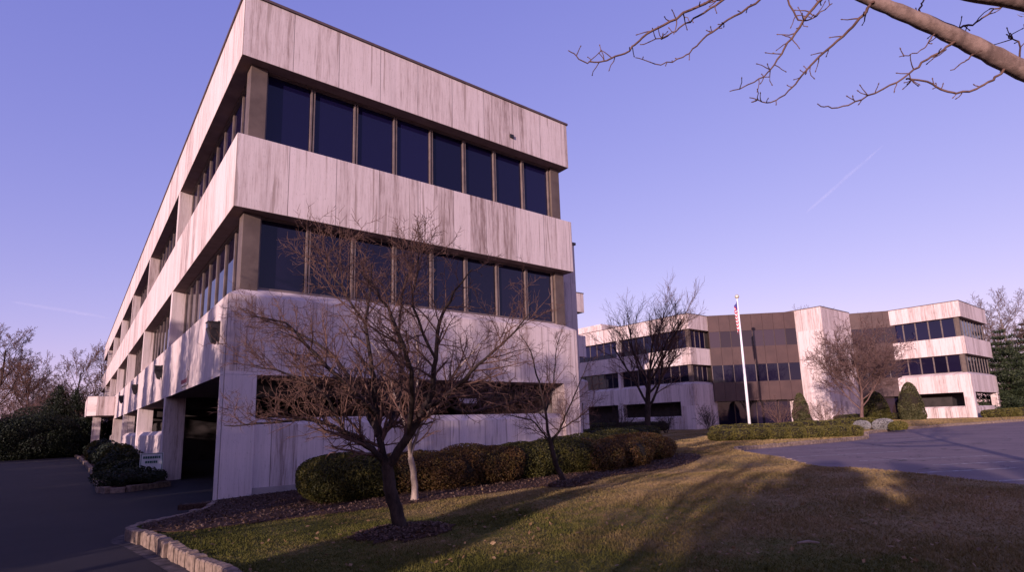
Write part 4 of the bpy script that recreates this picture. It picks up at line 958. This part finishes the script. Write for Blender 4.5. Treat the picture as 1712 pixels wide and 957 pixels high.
    twig([(1310, -30, 3.5), (1330, 28, 3.55), (1360, 30, 3.55), (1390, 5, 3.5)], .006, .003, 6, .09)
    by_ = {}
    tubes_mesh('twigs', tw, BARKR, lo, 6)
    # the rest of the crown, outside the picture
    S = dict(seg=[6, 5, 4, 3], wig=[.08, .13, .17, .2], up=[.05, .05, .05, .04], kids=[8, 6, 4], **{'from': [.2, .2, .15]}, ang=[42, 40, 40], len=[.55, .5, .5], rad=[.5, .5, .55], rmin=.006, tip=.3)
    out = [[] for _ in range(4)]
    for k in range(9):
        a = rng.uniform(-2.6, .9); zq = rng.uniform(3.2, 6.4)
        grow(out, (tx+.03, ty, zq), (math.cos(a), math.sin(a), .75), rng.uniform(2.2, 3.4), .05, 0, S, rng)
    tubes_mesh('crown', sum(out, []), BARKG, t, 5)
overhang()

# --- trees to the left and behind the camera: they throw the long shade over drive, wall foot and lawn
k = 0
lab = lambda s: 'evergreen tree outside the picture ' + s
for (x, y, h, ww, s) in ((-14, -6.4, 7.0, 4.4, 'left of the drive, nearest the camera'), (-18, -5.6, 7.8, 4.6, 'left of the drive, behind the nearest one'), (-15, -4.0, 6.6, 4.6, 'left of the drive, opposite the near corner'), (-16, -.5, 7.4, 4.8, 'left of the drive, just past the near corner'), (-15, 3.0, 7.0, 4.6, 'left of the drive, opposite the garage entrance'), (-16.5, 6.8, 7.5, 5.0, 'left of the drive, opposite the notice board'), (-15, 10.5, 6.9, 4.8, 'left of the drive, opposite the second bay'),
                         (-16.5, 14.3, 7.6, 5.0, 'left of the drive, opposite the second parapet'), (-15.5, 18.5, 7.2, 5.0, 'left of the drive, opposite the third bay'), (-17, 23, 7.7, 5.2, 'left of the drive, opposite the fourth bay'), (-16, 28, 7.0, 5.0, 'left of the drive, opposite the canopy'), (-17, 33.5, 7.4, 5.0, 'left of the drive, past the canopy'), (-19.5, 1.6, 8.4, 5.0, 'in the rear row, opposite the garage entrance'), (-20, 8.6, 8.5, 5.0, 'in the rear row, opposite the second bay'), (-19.5, 16.2, 8.3, 5.0, 'in the rear row, opposite the third bay'), (-20.5, 26, 8.6, 5.0, 'in the rear row, opposite the canopy')):
    conifer('fir_tree', lab(s), x, y, .2, h, ww, FIR, 200+k, 'evergreens lining the far side of the drive', .62, .03, .2, .34); k += 1
for (x, y, h, ww, s) in ((-7.5, -15.1, 3.3, 3.2, 'behind the camera, left of the drive'), (-13, -17.3, 4.1, 3.8, 'further behind the camera'), (-19, -19.6, 5.2, 4.2, 'far behind the camera to the left'), (-10, -17.8, 3.9, 4.2, 'well behind the camera'), (-6, -17.0, 3.0, 3.6, 'close behind the camera'), (-24, -24, 6.0, 6.0, 'farthest behind the camera'), (-16, -22.5, 5.0, 6, 'deep behind the camera'), (-11, -21, 4.3, 5, 'behind the camera, between two others'),
                         (-10.5, -12.0, 2.5, 1.3, 'added beside the drive to deepen the lawn shade, smallest of all'), (-9, -10.55, 3.0, 1.3, 'added beside the drive to shade the foremost trunk, slim and narrow')):  # both firs here are added for the shade on lawn and trunk
    conifer('fir_tree', lab(s), x, y, .2, h, ww, FIR, 220+k, 'evergreens behind the camera', .62, .03, .2, .36); k += 1
for (x, y, h, s) in ((-8.5, -4.4, 7.0, 'close by the drive, opposite the front wall'), (-9.5, -6.2, 6.6, 'close by the drive, toward the lawn'), (-14, -6.6, 7.4, 'left of the drive, nearest the camera'), (-17, -8.0, 8.4, 'left of the drive, behind the nearest one'), (-20, -10.0, 9.0, 'left of the drive, third from the camera'), (-13, -9.2, 6.6, 'left of the drive, smallest one'), (-9, -11.6, 6.0, 'left of the drive, beside the camera'), (-12, -15.0, 4.4, 'behind the camera, small and twiggy'), (-24, -5, 10, 'left of the drive, behind the evergreens'), (-11.5, .5, 7.2, 'in front of the evergreens, opposite the corner column'), (-11, 5.5, 6.8, 'in front of the evergreens, opposite the notice board'), (-12, 11, 7.4, 'in front of the evergreens, opposite the parapet'), (-12, 18, 7.0, 'in front of the evergreens, opposite the third bay')):
    bare_tree('bare_tree', 'bare tree outside the picture '+s, x, y, .2, h, FINE, 240+k, BARKD, BARKR, 'bare trees left of the drive'); k += 1

# ---------------------------------------------------------------- small things on the ground
rng = np.random.default_rng(3)
def frustum_mask(x, y, z, margin=40):
    v = np.c_[x, y, z]-CAM; d = v@_f; px = 856+FPX*(v@_r)/d; py = PPY-FPX*(v@_u)/d
    return (d > .5) & (px > -margin) & (px < 1712+margin) & (py < 957+margin)
N = 640000
# more blades close to the camera, fewer far away
dist = 3.5+18*rng.random(N)**1.25; a = YAW+rng.uniform(-.85, .85, N); x = CAM[0]+dist*np.sin(a); y = CAM[1]+dist*np.cos(a)
ok = inside(lawn, x, y) & ~inside(catmull(bed+[bed[0]], 4)[:-1], x, y)
for cx, cy, rr in ((1.0, -6.35, .55), (5.75, -4.35, .48)): ok &= np.hypot(x-cx, y-cy) > rr
z = lawn_z(x, y); ok &= frustum_mask(x, y, z); x, y, z = x[ok], y[ok], z[ok]; n = len(x)
hgt = rng.uniform(.010, .034, n)*(1+.5*np.sin(x*2.3+1.1*y)*np.sin(1.7*y-x)); wd = rng.uniform(.002, .0045, n)*(1+.10*np.hypot(x-CAM[0], y-CAM[1])); an = rng.uniform(0, 6.28, n); le = rng.normal(0, .022, (n, 2))
V = np.stack([np.c_[x-wd*np.cos(an), y-wd*np.sin(an), z-.004], np.c_[x+wd*np.cos(an), y+wd*np.sin(an), z-.004], np.c_[x+le[:, 0], y+le[:, 1], z+hgt]], 1).reshape(-1, 3)
tag(np_mesh('grass', V, np.arange(3*n).reshape(n, 3), BLADE), 'short half dormant winter grass over the whole lawn', 'grass', None, 'stuff')
N = 260000; dist = 19+48*rng.random(N)**1.15; a = YAW+rng.uniform(-.3, .85, N); x = CAM[0]+dist*np.sin(a); y = CAM[1]+dist*np.cos(a)
ok = inside(lawn, x, y); z = lawn_z(x, y); ok &= frustum_mask(x, y, z); x, y, z = x[ok], y[ok], z[ok]; n = len(x)
hgt = rng.uniform(.02, .05, n); wd = rng.uniform(.012, .03, n); an = rng.uniform(0, 6.28, n); le = rng.normal(0, .02, (n, 2))
V = np.stack([np.c_[x-wd*np.cos(an), y-wd*np.sin(an), z-.004], np.c_[x+wd*np.cos(an), y+wd*np.sin(an), z-.004], np.c_[x+le[:, 0], y+le[:, 1], z+hgt]], 1).reshape(-1, 3)
tag(np_mesh('grass', V, np.arange(3*n).reshape(n, 3), BLADE), 'short winter grass on the far lawn before the second building', 'grass', None, 'stuff')
N = 2600; dist = 4+15*rng.random(N); a = YAW+rng.uniform(-.85, .85, N); x = CAM[0]+dist*np.sin(a); y = CAM[1]+dist*np.cos(a); ok = inside(lawn, x, y); x, y = x[ok], y[ok]
P = np.c_[x, y, lawn_z(x, y)+.03+.02*rng.random(len(x))]; V, F = leaf_quads(P, np.tile([0, 0, 1.], (len(P), 1)), .055, rng, .6, 1.6)
tag(np_mesh('fallen_leaves', V, F, DEADL), 'brown fallen leaves scattered over lawn and mulch', 'leaves', None, 'stuff')
# mulch chips
N = 16000; x = rng.uniform(-1.6, 13.6, N); y = rng.uniform(-4.6, .6, N); ok = inside(catmull(bed+[bed[0]], 4)[:-1], x, y); x, y = x[ok], y[ok]
for cx, cy, rr in ((1.0, -6.35, .62), (5.75, -4.35, .55)):
    q = rr*np.sqrt(rng.random(900)); b2 = rng.uniform(0, 6.28, 900); x = np.r_[x, cx+q*np.cos(b2)]; y = np.r_[y, cy+q*np.sin(b2)]
zc = lawn_z(x, y)+.03
for cx, cy, rr in ((1.0, -6.35, .62), (5.75, -4.35, .55)): zc += .09*np.clip(1-np.hypot(x-cx, y-cy)/rr, 0, 1)
V, F = leaf_quads(np.c_[x, y, zc], np.tile([0, 0, 1.], (len(x), 1)), .06, rng, .4, .8)
tag(np_mesh('mulch_chips', V, F, mat_leaf('mulch_chip', (.03, .016, .012), (.07, .038, .028), (.125, .075, .055), 0)), 'reddish bark chips on the bed along the front wall', 'mulch', None, 'stuff')
# a broken stick lying on the lawn
p = at_depth(1335, 929, 5.25); q = at_depth(1372, 927, 5.2)
for v in (p, q): v[2] = LZ(v[0], v[1])+.055
m = MB(); mid = (p+q)/2+np.array([0, 0, .012]); m.tube([p, mid, q], [.010, .014, .008], 7); tag(m.build('stick', BARKP, None, True), 'short pale stick lying on the shaded lawn at lower right', 'stick')
# contrails far up
def contrail(a, b, D, r, label, seed):
    b_ = NB('contrail_vapour'); nz = b_.noise(.012, 3, .6)
    tr = b_.n('ShaderNodeBsdfTransparent'); df = b_.n('ShaderNodeBsdfDiffuse'); df.inputs[0].default_value = (.9, .88, .9, 1); xs = b_.n('ShaderNodeMixShader')
    lw_ = b_.n('ShaderNodeLayerWeight'); lw_.inputs[0].default_value = .5
    fac = b_.math('MULTIPLY', b_.math('POWER', b_.math('SUBTRACT', 1.0, lw_.outputs['Facing']), 1.5), b_.math('MULTIPLY', b_.ramp(nz, [(.3, (.3, .3, .3)), (.7, (1, 1, 1))]), .036))
    b_.set(xs.inputs[0], fac); b_.t.links.new(tr.outputs[0], xs.inputs[1]); b_.t.links.new(df.outputs[0], xs.inputs[2]); b_.t.links.new(xs.outputs[0], b_.out.inputs[0])
    rg = np.random.default_rng(seed); A, B = at_depth(*a, D), at_depth(*b, D); P = [A+(B-A)*t+rg.normal(0, r*.12, 3) for t in np.linspace(0, 1, 14)]
    m = MB(); m.tube(P, [r*(.25+.75*math.sin(math.pi*min(1, t*1.05+.02))**.6*rg.uniform(.8, 1.15)) if 0 < t < 1 else r*.1 for t in np.linspace(0, 1, 14)], 16, cap=False)
    o = m.build('contrail', b_.m, None, True); o.visible_shadow = True; tag(o, label, 'contrail')
contrail((1348, 356), (1476, 243), 5200, 20, 'short thin white contrail high over the far building', 1)
contrail((20, 505), (188, 533), 5200, 22, 'faint long contrail low over the trees at left', 2)
